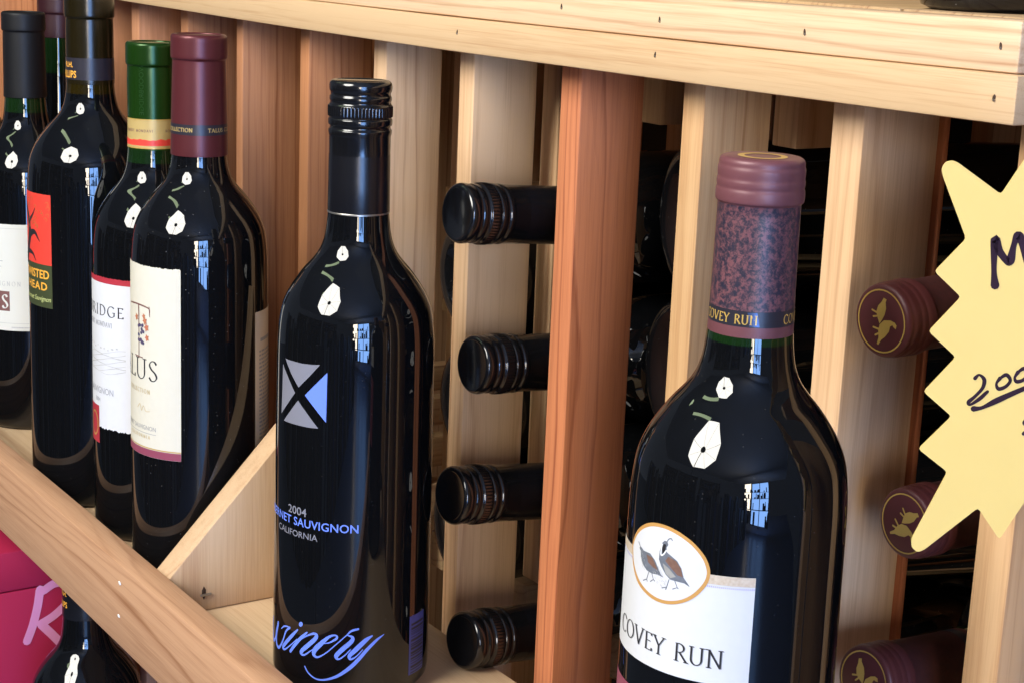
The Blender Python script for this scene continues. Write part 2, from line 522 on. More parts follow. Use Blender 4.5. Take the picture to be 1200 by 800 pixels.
M_REDP = plain('red_print', (.75, .055, .035), .4)
M_CRIM = plain('crimson_print', (.42, .03, .045), .45)
M_OLIVEP = plain('dark_olive_print', (.045, .055, .02), .5)
M_ORANGE = plain('orange_print', (.9, .42, .05), .45)
M_LIME = plain('pale_lime_print', (.62, .66, .25), .45)
M_BROWNP = plain('brown_print', (.19, .085, .075), .5)
M_WINEP = plain('wine_print', (.27, .06, .10), .45)
M_TANP = plain('tan_band_print', (.46, .33, .20), .5, noise=.5, nscale=900, col2=(.70, .62, .52))
M_OCHRE = plain('ochre_rim_print', (.55, .29, .085), .45)
M_WHITEP = plain('white_print', (.84, .84, .83), .5)
M_BLUEP = plain('blue_screen_print', (.15, .25, .85), .4)
M_BLUEDK = plain('dim_blue_print', (.05, .06, .22), .4)
M_SILVER = plain('silver_screen_print', (.21, .21, .25), .4)
M_BIRD = plain('slate_bird_print', (.20, .22, .26), .5, noise=.5, nscale=500)
M_RUST = plain('rust_bird_print', (.26, .14, .10), .5, noise=.5, nscale=700)
M_BELLY = plain('grey_bird_print', (.42, .41, .38), .5, noise=.4, nscale=600)
M_PINK = plain('pink_print', (.80, .30, .52), .5)
M_BOX = plain('crimson_carton', (.42, .018, .065), .65, 0, .2, noise=.12, nscale=20)
M_YELLOW = plain('yellow_card', (.77, .56, .185), .6, 0, .3, noise=.05, nscale=90, bump=.12)
M_MARKER = plain('purple_black_marker', (.016, .006, .012), .6, 0, .15, col2=(.035, .014, .03), nscale=200)
M_NAIL = plain('steel_nail', (.35, .33, .30), .35, .9)
M_HOLE = plain('dark_nail_hole', (.05, .025, .012), .8)
M_DARKWALL = plain('dark_wall_paint', (.05, .045, .04), .8, noise=.3, nscale=6)
M_CEIL = plain('ceiling_paint', (.45, .48, .53), .8, noise=.1, nscale=2)
M_SHOPF = plain('shop_floor', (.10, .12, .18), .4, noise=.2, nscale=3)
M_DARKWOOD = plain('dark_shelving', (.07, .045, .03), .6, noise=.4, nscale=4)
M_BLACK = plain('black_plastic', (.012, .012, .012), .5)

# ---- traced print outlines: (angle deg or mm, height mm)
D = {'script': {'w': [(-72.83, 31.56, 0.6172839506172839), (-77.01, 27.55, 1.1316872427983538), (-82.81, 22.45, 1.02880658436214), (-78.57, 21.67, 1.1316872427983538), (-73.02, 20.8, 1.2345679012345678), (-66.65, 23.03, 0.8230452674897119), (-59.36, 28.62, 0.5658436213991769), (-55.63, 32.35, 0.668724279835391), (-51.35, 34.76, 0.9259259259259258)], 'w2': [(-60.26, 31.77, 0.4115226337448559), (-57.14, 33.62, 0.7201646090534979), (-54.27, 34.42, 0.7201646090534979), (-51.35, 34.76, 0.7201646090534979)], 'i': [(-41.29, 35.31, 0.7201646090534979), (-47.24, 30.91, 1.5432098765432098), (-54.76, 25.25, 1.6460905349794237), (-57.95, 22.49, 1.4403292181069958), (-55.4, 21.99, 0.9259259259259258), (-48.91, 25.5, 0.51440329218107), (-41.71, 30.38, 0.4115226337448559)], 'n1': [(-32.76, 35.43, 0.7201646090534979), (-38.18, 31.61, 1.4403292181069958), (-44.32, 26.49, 1.5432098765432098), (-48.49, 22.5, 1.2345679012345678)], 'n2': [(-44.32, 26.77, 0.4115226337448559), (-36.24, 31.95, 0.5658436213991769), (-29.01, 35.16, 0.8230452674897119), (-25.41, 35.43, 1.337448559670782), (-25.71, 33.39, 1.7489711934156378), (-31.37, 29.14, 1.9547325102880657), (-36.88, 25.31, 1.7489711934156378), (-37.53, 23.52, 1.337448559670782), (-34.65, 23.47, 0.8230452674897119), (-28.84, 26.74, 0.4629629629629629), (-25.45, 28.88, 0.4115226337448559)], 'e': [(-19.34, 31.35, 0.4115226337448559), (-15.01, 32.29, 0.6172839506172839), (-10.58, 34.36, 1.02880658436214), (-9.69, 35.73, 0.8230452674897119), (-11.84, 36.27, 0.7201646090534979), (-15.85, 34.99, 1.2345679012345678), (-21.76, 30.88, 2.05761316872428), (-26.43, 26.97, 2.05761316872428), (-26.63, 24.49, 1.4403292181069958), (-23.51, 23.89, 0.8230452674897119), (-17.25, 26.89, 0.51440329218107), (-11.11, 31.06, 0.4629629629629629), (-2.54, 36.91, 0.4629629629629629)], 'r1': [(-2.54, 36.91, 0.4629629629629629), (0.41, 38.86, 0.9259259259259258), (5.11, 39.8, 0.9259259259259258)], 'r2': [(-2.01, 36.53, 0.51440329218107), (1.01, 35.66, 1.2345679012345678), (0.54, 33.45, 1.8518518518518516), (-5.75, 29.26, 2.05761316872428), (-9.93, 25.86, 1.8518518518518516), (-8.82, 24.03, 0.9259259259259258), (-4.91, 25.62, 0.5658436213991769), (-0.1, 29.18, 0.4115226337448559)], 'y1': [(15.16, 35.77, 0.7201646090534979), (10.36, 33.63, 1.9547325102880657), (3.29, 28.88, 2.1604938271604937), (-0.62, 26.02, 1.6460905349794237), (0.25, 24.24, 1.02880658436214), (4.13, 25.65, 0.5658436213991769), (8.58, 29.0, 0.4115226337448559)], 'y2': [(24.17, 35.78, 0.257201646090535), (18.55, 33.32, 1.2345679012345678), (11.65, 28.85, 1.5432098765432098), (7.16, 25.17, 1.6460905349794237), (0.5, 20.29, 1.7489711934156378), (-8.47, 15.46, 1.337448559670782), (-17.75, 12.68, 0.9259259259259258), (-25.12, 12.39, 0.7201646090534979), (-31.26, 14.63, 0.6172839506172839), (-34.26, 17.5, 0.6172839506172839)]}, 'scriptdot': [(-36.57, 39.01), (-36.79, 38.33), (-37.42, 37.76), (-38.29, 37.43), (-39.19, 37.43), (-39.86, 37.78), (-40.12, 38.37), (-39.89, 39.05), (-39.24, 39.64), (-38.35, 39.97), (-37.47, 39.96), (-36.82, 39.61)], 'logo': [[(-60.43, 168.64), (-49.24, 168.77), (-40.86, 168.82), (-32.57, 169.18), (-25.8, 169.7), (-34.42, 163.19), (-44.03, 156.9), (-51.79, 162.12)], [(-44.36, 150.54), (-35.05, 144.83), (-26.24, 138.88), (-33.91, 138.52), (-43.64, 138.41), (-61.45, 138.0), (-52.79, 144.1)], [(-64.21, 165.41), (-56.18, 160.32), (-47.62, 153.76), (-55.87, 147.43), (-65.63, 140.77)], [(-20.06, 166.41), (-28.55, 160.38), (-37.94, 153.89), (-29.24, 148.34), (-20.4, 142.26)]], 'oval': [(-64.49, 160.28), (-65.16, 163.15), (-63.12, 166.67), (-59.37, 169.91), (-53.74, 172.91), (-46.45, 175.13), (-37.3, 175.91), (-28.52, 174.98), (-20.44, 172.5), (-14.55, 168.93), (-11.7, 165.53), (-10.91, 162.29), (-12.6, 158.34), (-17.92, 153.64), (-24.62, 150.47), (-32.72, 148.53), (-41.25, 148.12), (-49.67, 149.24), (-57.39, 151.65), (-62.96, 156.33)], 'ovalin': [(-63.55, 160.52), (-63.78, 163.05), (-61.53, 166.4), (-57.34, 169.53), (-52.48, 171.92), (-46.27, 173.81), (-37.93, 174.66), (-29.42, 173.79), (-21.6, 171.5), (-15.98, 168.13), (-13.45, 165.12), (-12.69, 162.29), (-14.29, 158.96), (-18.96, 154.75), (-25.07, 151.66), (-32.5, 149.85), (-40.15, 149.39), (-48.33, 150.42), (-55.71, 152.72), (-61.5, 156.69)], 'q1': [(-38.89, 169.44), (-37.29, 170.55), (-35.53, 170.51), (-34.89, 169.46), (-35.82, 168.36), (-35.64, 166.79), (-32.45, 165.93), (-28.81, 164.78), (-26.21, 162.63), (-24.57, 159.55), (-21.43, 157.32), (-20.99, 156.8), (-24.04, 157.62), (-28.05, 157.6), (-32.25, 157.54), (-35.34, 158.83), (-38.55, 161.14), (-40.35, 163.31), (-40.13, 166.32)], 'q1face': [(-37.71, 169.42), (-36.15, 169.3), (-36.45, 167.27), (-38.06, 165.68), (-38.5, 167.49)], 'q1strip': [(-38.69, 169.06, 0.5), (-39.08, 166.95, 0.5), (-38.86, 165.1, 0.5), (-37.28, 165.71, 0.5), (-35.84, 167.26, 0.5)], 'q1wing': [(-34.21, 165.39), (-29.48, 164.66), (-26.54, 162.57), (-25.04, 159.68), (-27.94, 159.81), (-31.97, 161.6), (-36.03, 163.56)], 'q1belly': [(-37.44, 162.43), (-33.39, 161.33), (-28.9, 159.13), (-32.31, 158.08), (-35.39, 159.25)], 'q1plume': [(-35.76, 170.47), (-34.68, 171.59), (-33.25, 171.94), (-32.62, 171.47)], 'q1legs': [[(-32.96, 157.4), (-34.11, 154.5), (-37.05, 153.6)], [(-34.11, 154.5), (-34.6, 153.55)], [(-29.42, 157.52), (-27.82, 155.49), (-30.35, 154.51)], [(-27.82, 155.49), (-27.25, 155.21)]], 'q2': [(-56.6, 163.84), (-55.28, 164.58), (-52.32, 163.73), (-46.82, 163.95), (-43.0, 162.32), (-40.64, 160.28), (-38.37, 158.22), (-36.56, 157.44), (-40.73, 157.63), (-44.99, 157.12), (-48.81, 157.4), (-52.66, 158.85), (-54.68, 160.94), (-55.01, 162.93)], 'q2wing': [(-49.61, 163.07), (-44.82, 162.78), (-41.45, 160.11), (-40.51, 159.25), (-43.97, 159.56), (-48.07, 160.56)], 'q2plume': [(-55.71, 164.35), (-56.56, 165.01), (-57.69, 165.72)], 'q2legs': [[(-47.04, 157.16), (-48.38, 154.28), (-51.07, 153.21)], [(-48.38, 154.28), (-47.8, 153.64)], [(-44.54, 157.09), (-43.25, 155.33), (-45.33, 154.13)], [(-43.25, 155.33), (-42.26, 154.99)]], 'cv': [(11.68, 162.73), (12.06, 159.1), (13.1, 137.4), (-8.2, 124.99), (-23.94, 123.84), (-49.79, 122.57), (-61.11, 137.73), (-51.66, 135.47), (-8.99, 132.99), (0.25, 134.46), (-37.8, 130.99), (-71.85, 113.55)], 'sctxt': [(-53.37, 91.96), (-34.49, 95.16), (-52.43, 96.91), (3.96, 89.2), (2.65, 93.93), (-61.42, 77.62), (-25.22, 83.42), (-25.29, 86.86), (45.87, 41.4), (67.34, 38.18), (48.74, 6.4)], 'tal': [(-14.1, 183.72), (-17.11, 80.86), (-17.15, 76.39), (-65.82, 179.27), (-35.87, 119.8), (-35.69, 131.52), (-54.87, 118.42), (-50.27, 116.11), (-44.12, 113.96), (-38.03, 93.96), (-38.07, 91.47), (-40.46, 108.5), (-48.41, 103.53), (49.83, 158.08), (52.99, 75.92), (-49.64, 141.64), (-61.8, 157.08), (-42.22, 161.8), (-62.76, 132.52), (-54.09, 145.94), (-49.08, 164.92)], 'gre': [(-19.11, 158.8), (-19.06, 161.35), (-29.01, 145.45), (-29.16, 138.75), (-41.02, 135.69), (-43.13, 132.37), (-20.8, 70.77), (-40.2, 96.62), (-40.34, 91.86), (-66.7, 84.98), (-60.94, 60.7), (-59.77, 83.42), (-84.68, 108.68), (-29.63, 118.53), (-60.38, 101.93), (-32.41, 110.48)], 'tre': [(-36.95, 200.09), (-36.84, 157.26), (-36.96, 131.17), (-38.82, 153.85), (-39.05, 148.41), (-42.04, 145.97), (-42.23, 141.6), (-39.5, 137.49), (-37.75, 134.37)], 'fa': [(1.22, 153.29), (0.96, 75.38), (-35.04, 103.55), (-23.38, 104.19), (-24.07, 89.63), (-10.69, 108.33), (-10.56, 111.47), (-0.72, 79.87), (2.04, 150.8)], 'starP0': [663.09, -66.0, -99.17], 'star': [(26.14, 100.21), (17.3, 83.12), (3.66, 92.01), (1.81, 92.68), (-0.18, 92.03), (-1.26, 89.84), (-0.52, 87.5), (8.24, 68.61), (-0.31, 57.7), (8.47, 50.2), (-0.36, 38.49), (8.76, 30.95), (-0.14, 18.98), (9.28, 11.68), (0.0, -0.0), (9.71, -6.76), (0.6, -30.32), (0.87, -33.23), (2.91, -34.77), (4.97, -33.65), (20.36, -17.73), (28.0, -27.61), (36.91, -9.12)], 'M': [(18.35, 54.73), (17.54, 59.51), (16.91, 69.07), (18.5, 65.7), (20.95, 62.83), (22.11, 62.91), (22.69, 67.75), (23.61, 70.86), (25.07, 68.79), (26.84, 63.71), (28.43, 60.34)], 'n2': [(15.26, 24.79), (16.42, 25.98), (18.08, 24.59), (17.84, 21.86), (15.83, 18.95), (14.07, 16.97), (14.66, 16.11), (17.19, 18.17), (18.87, 20.14), (19.48, 20.83)], 'n0': [(22.82, 25.47), (21.91, 23.58), (22.75, 22.03), (24.77, 22.93), (25.99, 25.03), (24.64, 26.71), (22.82, 25.47)], 'n02': [(28.05, 27.91), (27.24, 26.04), (28.03, 24.85), (29.97, 25.66), (31.26, 27.84), (29.77, 29.23), (28.05, 27.91)], 'ul': [(15.81, 14.85), (18.31, 15.45), (22.31, 18.0), (27.09, 20.89), (31.87, 23.58), (38.23, 26.84)], 's1': [(33.32, 13.76), (31.42, 11.76), (33.28, 10.12), (31.79, 8.15)]}
CARTON_R = [[(5.4, 230.2), (3.4, 218.0), (-0.3, 204.3), (-4.9, 192.6)], [(8.0, 228.8), (15.8, 232.7), (24.5, 232.0), (29.6, 226.6), (25.9, 217.3), (15.3, 208.5), (5.6, 204.0)], [(5.6, 203.5), (13.2, 194.3), (20.8, 184.5)]]

# ------------------------------------------------------------ the place around (seen in the glass)
def structure(name, me, mat):
    finish(me, mat)
    o = link(name, me)
    o['kind'] = 'structure'
    return o
structure('floor', box_mesh(-4000, 6500, -5200, 900, -1060, -1040, bev=0), M_SHOPF)
structure('ceiling', box_mesh(-4000, 6500, -5200, 900, 1750, 1780, bev=0), M_CEIL)
structure('wall', box_mesh(-4000, 1500, 345, 365, -1040, 1750, bev=0), M_DARKWALL)
# daylight window at the far end of the shop
win = thing('shop_window', 'far shop window full of blue daylight seen only in the glass', 'window', (4000, -1350, -300))
me = box_mesh(0, 12, -520, 620, -560, 1200, bev=0)
finish(me, emit('window_daylight', (.24, .47, 1.0), WIN_L)); link('pane', me, win)
me = box_mesh(0, 12, -1180, -640, -250, 1250, bev=0)  # warm glowing panel added beside the window to brighten the post sides
finish(me, emit('doorway_daylight', (1.0, .88, .72), FILL_L)); link('door_pane', me, win)
for y in (-560, 20, 620):
    me = box_mesh(-20, 30, y, y + 40, -600, 1240, bev=0); finish(me, M_BLACK); link('frame', me, win)
rng = random.Random(15)
bm = bmesh.new()  # unseen dark boxes and bars added to break up the window reflection
for q_ in range(46):
    y_ = rng.uniform(-1200, 640); w_ = rng.uniform(20, 120); z_ = rng.choice((-560, -560, -200, 150, 520)); h_ = rng.uniform(60, 330)
    q = bmesh.ops.create_cube(bm, size=1)['verts']
    for v_ in q:
        v_.co = Vector((-60 + v_.co.x * 60, y_ + v_.co.y * w_, z_ + h_ / 2 + v_.co.z * h_)) * MM
for z_ in (-210, 140, 510):
    q = bmesh.ops.create_cube(bm, size=1)['verts']
    for v_ in q:
        v_.co = Vector((-60 + v_.co.x * 80, -270 + v_.co.y * 1860, z_ + v_.co.z * 16)) * MM
me = bpy.data.meshes.new('window_display'); bm.to_mesh(me); bm.free(); finish(me, M_DARKWOOD)
o = link('window_display', me, win); o['kind'] = 'stuff'
# ceiling strips
for i, (x, y, l, vert, lab) in enumerate(((-520, -1450, 1300, 0, 'greenish ceiling strip light nearest the rack'), (250, -2100, 900, 0, 'greenish ceiling strip light in the middle of the shop'), (-1500, -1000, 900, 0, 'greenish ceiling strip light over the far left aisle'))):
    t = thing('strip_light', lab, 'ceiling light', (x, y, 1750), 'strip lights on the ceiling')
    me = box_mesh(-l / 2, l / 2, -75, 75, -45, 0, bev=2); finish(me, M_WHITEP); link('housing', me, t)
    me = box_mesh(-l / 2 + 20, l / 2 - 20, -60, 60, -60, -46, bev=4); finish(me, emit('strip_glow', (.80, 1.0, .60), 6.0)); link('diffuser', me, t)
# unseen dark shelving added to put dark stripes in the glass
for i, x in enumerate((-1500, 60, 1650)):
    t = thing('shop_shelving', ['dark shelving unit across the aisle opposite the rack', 'dark shelving unit across the aisle beside the umbrella', 'dark shelving unit across the aisle near the window'][i], 'shelving', (x, -3300, -1040), 'dark shelving units across the aisle')
    rng = random.Random(i + 30)
    bm = bmesh.new()  # odd-sized boxes added so the shelf reflections look irregular
    for z in (125, 475, 825, 1175):
        x_ = -660
        while x_ < 620:
            w_ = rng.uniform(50, 190); h_ = rng.uniform(120, 310); d_ = rng.uniform(150, 290)
            q = bmesh.ops.create_cube(bm, size=1)['verts']
            mi = rng.randrange(4)
            for v_ in q:
                v_.co = Vector((x_ + w_ / 2 + v_.co.x * (w_ - 6), -300 + d_ / 2 + 2 + v_.co.y * d_, z + h_ / 2 + v_.co.z * h_)) * MM
            for f_ in {f_ for v_ in q for f_ in v_.link_faces}:
                f_.material_index = mi
            x_ += w_ + rng.choice((2, 2, 40))
    me = bpy.data.meshes.new('shelf_goods'); bm.to_mesh(me); bm.free()
    finish(me, [M_DARKWOOD, plain('dull_carton', (.16, .11, .07), .7, noise=.3), plain('dark_blue_carton', (.03, .04, .09), .4), plain('black_goods', (.01, .01, .012), .2)])
    o = link('shelf_goods', me, t); o['kind'] = 'stuff'
    me = box_mesh(-700, 700, -310, -302, 0, 1700, bev=0); finish(me, M_DARKWOOD); link('back_panel', me, t)
    for z in (100, 450, 800, 1150, 1500):
        me = box_mesh(-700, 700, -300, 0, z, z + 25, bev=2); finish(me, M_DARKWOOD); link('shelf', me, t)
    for xx in (-700, 670):
        me = box_mesh(xx, xx + 30, -302, 2, 0, 1700, bev=2); finish(me, M_DARKWOOD); link('side_panel', me, t)
# unseen stock added to put dark vertical stripes in the bottle reflections
t = thing('aisle_display', 'dark row of stacked stock along the aisle facing the rack', 'display', (500, -2200, -1040))
rng = random.Random(77)
bm = bmesh.new()
x_ = -3000
while x_ < 2900:
    w_ = rng.choice((14, 22, 30, 60, 110, 150)) * rng.uniform(.8, 1.2); h_ = rng.uniform(560, 1010); d_ = rng.uniform(60, 240)
    q = bmesh.ops.create_cube(bm, size=1)['verts']
    mi = rng.choice((0, 0, 1, 2, 3, 3, 3, 4))
    for v_ in q:
        v_.co = Vector((x_ + w_ / 2 + v_.co.x * w_, -d_ / 2 + v_.co.y * d_ - .00006 * (x_ - 500) ** 2 * -1, h_ / 2 + v_.co.z * h_)) * MM
    for f_ in {f_ for v_ in q for f_ in v_.link_faces}:
        f_.material_index = mi
    x_ += w_ + rng.choice((3, 3, 8, 40))
me = bpy.data.meshes.new('stock'); bm.to_mesh(me); bm.free()
finish(me, [M_DARKWOOD, plain('brown_stock', (.17, .10, .06), .6), plain('blue_stock', (.05, .08, .20), .4), plain('black_stock', (.008, .008, .01), .3), plain('grey_stock', (.22, .23, .24), .5)])
o = link('stock', me, t); o['kind'] = 'stuff'
# the photographer's umbrella
umb = thing('photo_umbrella', 'white eight sided photo umbrella lit from inside on a black stand', 'umbrella light', UMB_POS / MM)
ax = (UMB_AIM - UMB_POS).normalized()
bx = ax.cross(Vector((0, 0, 1))).normalized(); by = bx.cross(ax)
bm = bmesh.new()
ap = bm.verts.new(-ax * .16)
rim = [bm.verts.new(bx * UMB_R * math.cos(rad(45 * i + 31)) + by * UMB_R * math.sin(rad(45 * i + 31))) for i in range(8)]
mids = [bm.verts.new((rim[i].co * .55) - ax * .115) for i in range(8)]
for i in range(8):
    j = (i + 1) % 8
    bm.faces.new((ap, mids[i], mids[j])); bm.faces.new((mids[i], rim[i], rim[j], mids[j]))
me = bpy.data.meshes.new('canopy'); bm.to_mesh(me); bm.free()
finish(me, emit('lit_umbrella_fabric', (1, .97, .90), UMB_L)); link('canopy', me, umb)
me2 = me.copy(); me2.materials.clear()  # black shell added behind the canopy to block its back light
for v in me2.vertices:
    v.co = v.co * 1.004 - ax * .006
finish(me2, M_BLACK); link('outer_cover', me2, umb)
def rod(a, b, r, name, mat, par, seg=8):
    a = Vector(a); b = Vector(b); d = b - a
    bm = bmesh.new()
    bmesh.ops.create_cone(bm, cap_ends=True, segments=seg, radius1=r, radius2=r, depth=d.length)
    me = bpy.data.meshes.new(name)
    q = d.to_track_quat('Z', 'Y')
    for v in bm.verts:
        v.co = q @ v.co + (a + b) / 2
    bm.to_mesh(me); bm.free(); finish(me, mat, 40)
    return link(name, me, par)
for i in range(8):
    c = bx * UMB_R * math.cos(rad(45 * i + 31)) + by * UMB_R * math.sin(rad(45 * i + 31))
    rod(-ax * .15, c * .98 - ax * .005, .003, 'rib', M_NAIL, umb, 6)
rod(-ax * .16, ax * .12, .005, 'shaft', M_NAIL, umb)
rod(-ax * .04, ax * .08, .066, 'flash_head', M_BLACK, umb, 16)
rod(ax * .11, Vector((ax.x * .11, ax.y * .11, -1.04 - UMB_POS.z)), .007, 'stand', M_BLACK, umb)

# ------------------------------------------------------------ the rack
S = 90.765
ZS = -311.87
rack = thing('wine_rack', 'wooden wine rack of upright slats with a display shelf along its front', 'wine rack', (200, 100, -900))
RL = Vector((200, 100, -900))
def rpart(name, me, mat, loc=None, label=None):
    finish(me, mat, 35)
    o = link(name, me, rack, label=label)
    o.location = ((Vector(loc) if loc else Vector((0, 0, 0))) - RL) * MM
    return o
def bowed(me, x0, x1, amt, up=True):
    for v in me.vertices:
        t = (v.co.x / MM - x0) / (x1 - x0)
        v.co.z += amt * MM * (1 - (2 * t - 1) ** 2 * 2)
    return me
rail_lo = rpart('top_rail', bowed(box_mesh(-245, 648, -19, -.5, 0, 16.6, bev=1.1, jit=.12, cuts=40, axis=0), -140, 648, -.9), M_RAIL, label='lower board of the top rail')
rail_up = rpart('top_rail', bowed(box_mesh(-245, 646.5, -17.6, -.5, 16.9, 34.2, bev=1.4, jit=.12, cuts=40, axis=0), -140, 648, -.9), M_RAIL, label='upper board of the top rail')
def nail(x, z, y, par, big=1.0, rot=0.0):
    bm = bmesh.new()
    bmesh.ops.create_uvsphere(bm, u_segments=10, v_segments=6, radius=1)
    for v in bm.verts:
        v.co = Vector((v.co.x * .75 * big, v.co.y * .3, v.co.z * 1.5 * big)) * MM
    me = bpy.data.meshes.new('nail_hole'); bm.to_mesh(me); bm.free(); finish(me, M_HOLE, 60)
    o = link('nail_hole', me, par); o.location = Vector((x, y, z)) * MM; o.rotation_euler = (0, rot, 0)
    bm = bmesh.new()
    bmesh.ops.create_cone(bm, cap_ends=True, segments=8, radius1=.5 * MM * big, radius2=.45 * MM * big, depth=.6 * MM)
    me = bpy.data.meshes.new('nail'); bm.to_mesh(me); bm.free(); finish(me, M_NAIL, 40)
    o = link('nail', me, par); o.location = Vector((x + .2, y - .3, z - .6)) * MM; o.rotation_euler = (rad(90), .2, 0)
for x, z in ((457.3, 10.0), (639, 9.6), (300, 9.0)):
    nail(x, z - .3, -19.05, rail_lo, .85, .15)
for x, z in ((457.2, 24.4), (544.7, 25), (638.5, 26.6), (386, 26)):
    nail(x, z - .3, -17.65, rail_up, .9, -.2)

WID = {-4: 16, -3: 16, -2: 15, -1: 13, 0: 10, 1: 12, 2: 14.5, 3: 14.2, 5: 14.4, 6: 17, 7: 16}
DEP = {0: 41, 1: 43, 2: 36, 3: 39, 5: 38, 6: 41.4}
for k in range(-4, 8):
    x = k * S - (11.2 - 5 if False else 0)
    if k == -3:
        x += 11.5
    if k == 4:
        rpart('post', box_mesh(0, 16.4, 0, 37.2, 0, 918, bev=.9, jit=.25, cuts=30), M_RED, (363, 0, -900), 'red cedar post')
    else:
        w = WID[k]; d = DEP.get(k, 40)
        rpart('post', box_mesh(0, w, 0, d, 0, 918, bev=.8, jit=.25, cuts=30), M_POST2 if k <= 1 else M_POST, (x, 0, -900))
    y2 = 46 if k == 6 else 53
    rpart('rear_post', box_mesh(0, 15.8, 0, 3.5 if k == 6 else 38, 267 if k in (4, 5) else 0, 316, bev=.8), M_RED if k == 6 else (M_POST2 if k in (1, -1, -3) else M_POST), (x if k != 4 else 357.5, y2, -298))
    rpart('rear_post', box_mesh(0, 16, 0, 38, 0, 918, bev=.8), M_POST if k % 2 else M_POST2, (x if k != 4 else 364, 286, -900))
    rpart('runner', box_mesh(0, 14, 0, 238, 0, 22, bev=.8), M_DEPTH, (x if k != 4 else 364, 47, -320.5))
    for z in (-112, -187, -262):
        if k in (1, 2, 3, 6, 7):
            rpart('runner', box_mesh(-7, 21, 0, 170, 0, 8, bev=.8), M_DEPTH, (x if k != 4 else 364, 110, z))
# shelf, its lip, and the sloping divider
rpart('shelf_board', box_mesh(-420, 760, -134.5, -12, ZS - 18, ZS, bev=1.0, jit=.15, cuts=30, axis=0), M_FLOOR)
lip = rpart('shelf_lip', box_mesh(-420, 760, -150.5, -134.8, -336, -287, bev=1.0, jit=.25, cuts=40, axis=0), M_LIP)
for x, z in ((-118, -306), (178, -298), (176, -318)):
    bm = bmesh.new(); bmesh.ops.create_icosphere(bm, subdivisions=1, radius=1)
    for v in bm.verts:
        v.co = Vector((v.co.x * 1.9, v.co.y * .35, v.co.z * 1.3)) * MM * random.uniform(.8, 1.2)
    me = bpy.data.meshes.new('chip'); bm.to_mesh(me); bm.free(); finish(me, M_WHITEP)
    o = link('chip', me, lip); o.location = Vector((x, -150.6, z)) * MM
div = rpart('divider', prism_mesh([(-134.2, -311.4), (-134.2, -290.5), (-1.5, -152), (-1.5, -311.4)], 0, 188, 206, .8), M_DIV)
st = box_mesh(0, .8, -3.2, 3.2, -.7, .7, bev=.2); finish(st, M_NAIL)
o = link('staple', st, div); o.location = Vector((206.2, -112, -302)) * MM
bm = bmesh.new(); bmesh.ops.create_icosphere(bm, subdivisions=1, radius=1)
for v in bm.verts: v.co = Vector((v.co.x * .4, v.co.y * 1.4, v.co.z * 4)) * MM
me = bpy.data.meshes.new('split'); bm.to_mesh(me); bm.free(); finish(me, M_HOLE)
o = link('split', me, div); o.location = Vector((206, -113, -301)) * MM
# planks of the top
xx = -300
for i in range(8):
    w = 121 if i % 2 else 128
    rpart('top_plank', box_mesh(.6, w - .6, 0, 330, 0, 16, bev=1.0, jit=.2), M_DEPTH if i % 2 else wood('pine_plank', (.66, .50, .33), (.40, .24, .13), 'Y', 4.2, (20, 30)) if i == 0 else M_DEPTH, (xx, 0.6, 19.4))
    xx += w
rpart('lower_shelf', box_mesh(-560, 760, -150, 300, -662, -642, bev=1.0), M_FLOOR)
rpart('side_panel', box_mesh(-18, 0, -150, 330, -1040, 18, bev=1), M_POST2, (-400, 0, 0))
rpart('side_panel', box_mesh(0, 18, -12, 330, -1040, 18, bev=1), M_POST, (745, 0, 0))

# ------------------------------------------------------------ bottles
K = math.pi / 180 * 39.0
def bordeaux(R=39.2, sh=0.0, zn=240.0):
    def k(r):
        return 14.4 + (r - 14.4) * (R - 14.4) / 24.8
    body = [(0, 5), (20, 4), (k(30), 1.4), (k(33.5), .2), (k(36.6), 1.4), (k(38.7), 4.6), (k(39.2), 9)]
    low = [(k(39.15), 30), (k(38.9), 80), (k(38.5), 130)]
    sh_ = [(38.25, 160), (38.0, 173), (37.2, 183), (35.9, 190), (33.4, 196.3), (29.9, 202.2), (25.7, 208), (21.4, 213), (18.6, 217), (16.7, 221.5), (15.6, 226.5), (14.9, 233), (14.3, zn)]
    return body + low + catmull([(k(r), z + sh) for r, z in sh_], 6)
def split_prof(prof, zc):
    r = rad_at(prof, zc)
    return [q for q in prof if q[1] < zc - .01 or q[1] < 20] + [(r, zc)], [(r, zc)] + [q for q in prof if q[1] > zc + .01]
def surf(prof, off, dz=0.0):
    def f(u, v, w=0):
        v += dz
        a = u / 39.0
        r = (rad_at(prof, v) + off + w) * MM
        return Vector((r * math.cos(a), r * math.sin(a), v * MM))
    return f
def nsurf(prof, off, R0=15.0):
    def f(u, v, w=0):
        a = u / R0
        r = (rad_at(prof, v) + off + w) * MM
        return Vector((r * math.cos(a), r * math.sin(a), v * MM))
    return f
def foil_prof(H, z0, r0=15.0):
    return [(r0 + .15, z0), (r0 + .2, z0 + .6), (r0 - .05, z0 + 14), (14.7, H - 22), (14.5, H - 14.5), (14.7, H - 13.6), (15.3, H - 12.8), (15.45, H - 11), (15.4, H - 6), (15.35, H - 2), (15.0, H - .8), (14.2, H - .1), (12.6, H), (12.2, H - .6), (0, H - .6)]
def covey_prof(H):
    return [(14.75, H - 60.5), (14.8, H - 59.8), (14.4, H - 45), (14.1, H - 20), (14.1, H - 15.8), (14.35, H - 15.3), (14.95, H - 14.7), (15.1, H - 12.8), (15.0, H - 11.2), (14.75, H - 10.2), (14.9, H - 9.2), (14.92, H - 8), (14.72, H - 7), (14.8, H - 5.6), (14.8, H - 4), (14.5, H - 2.8), (14.45, H - 1.6), (14.0, H - .6), (13.0, H), (0, H - .2)]
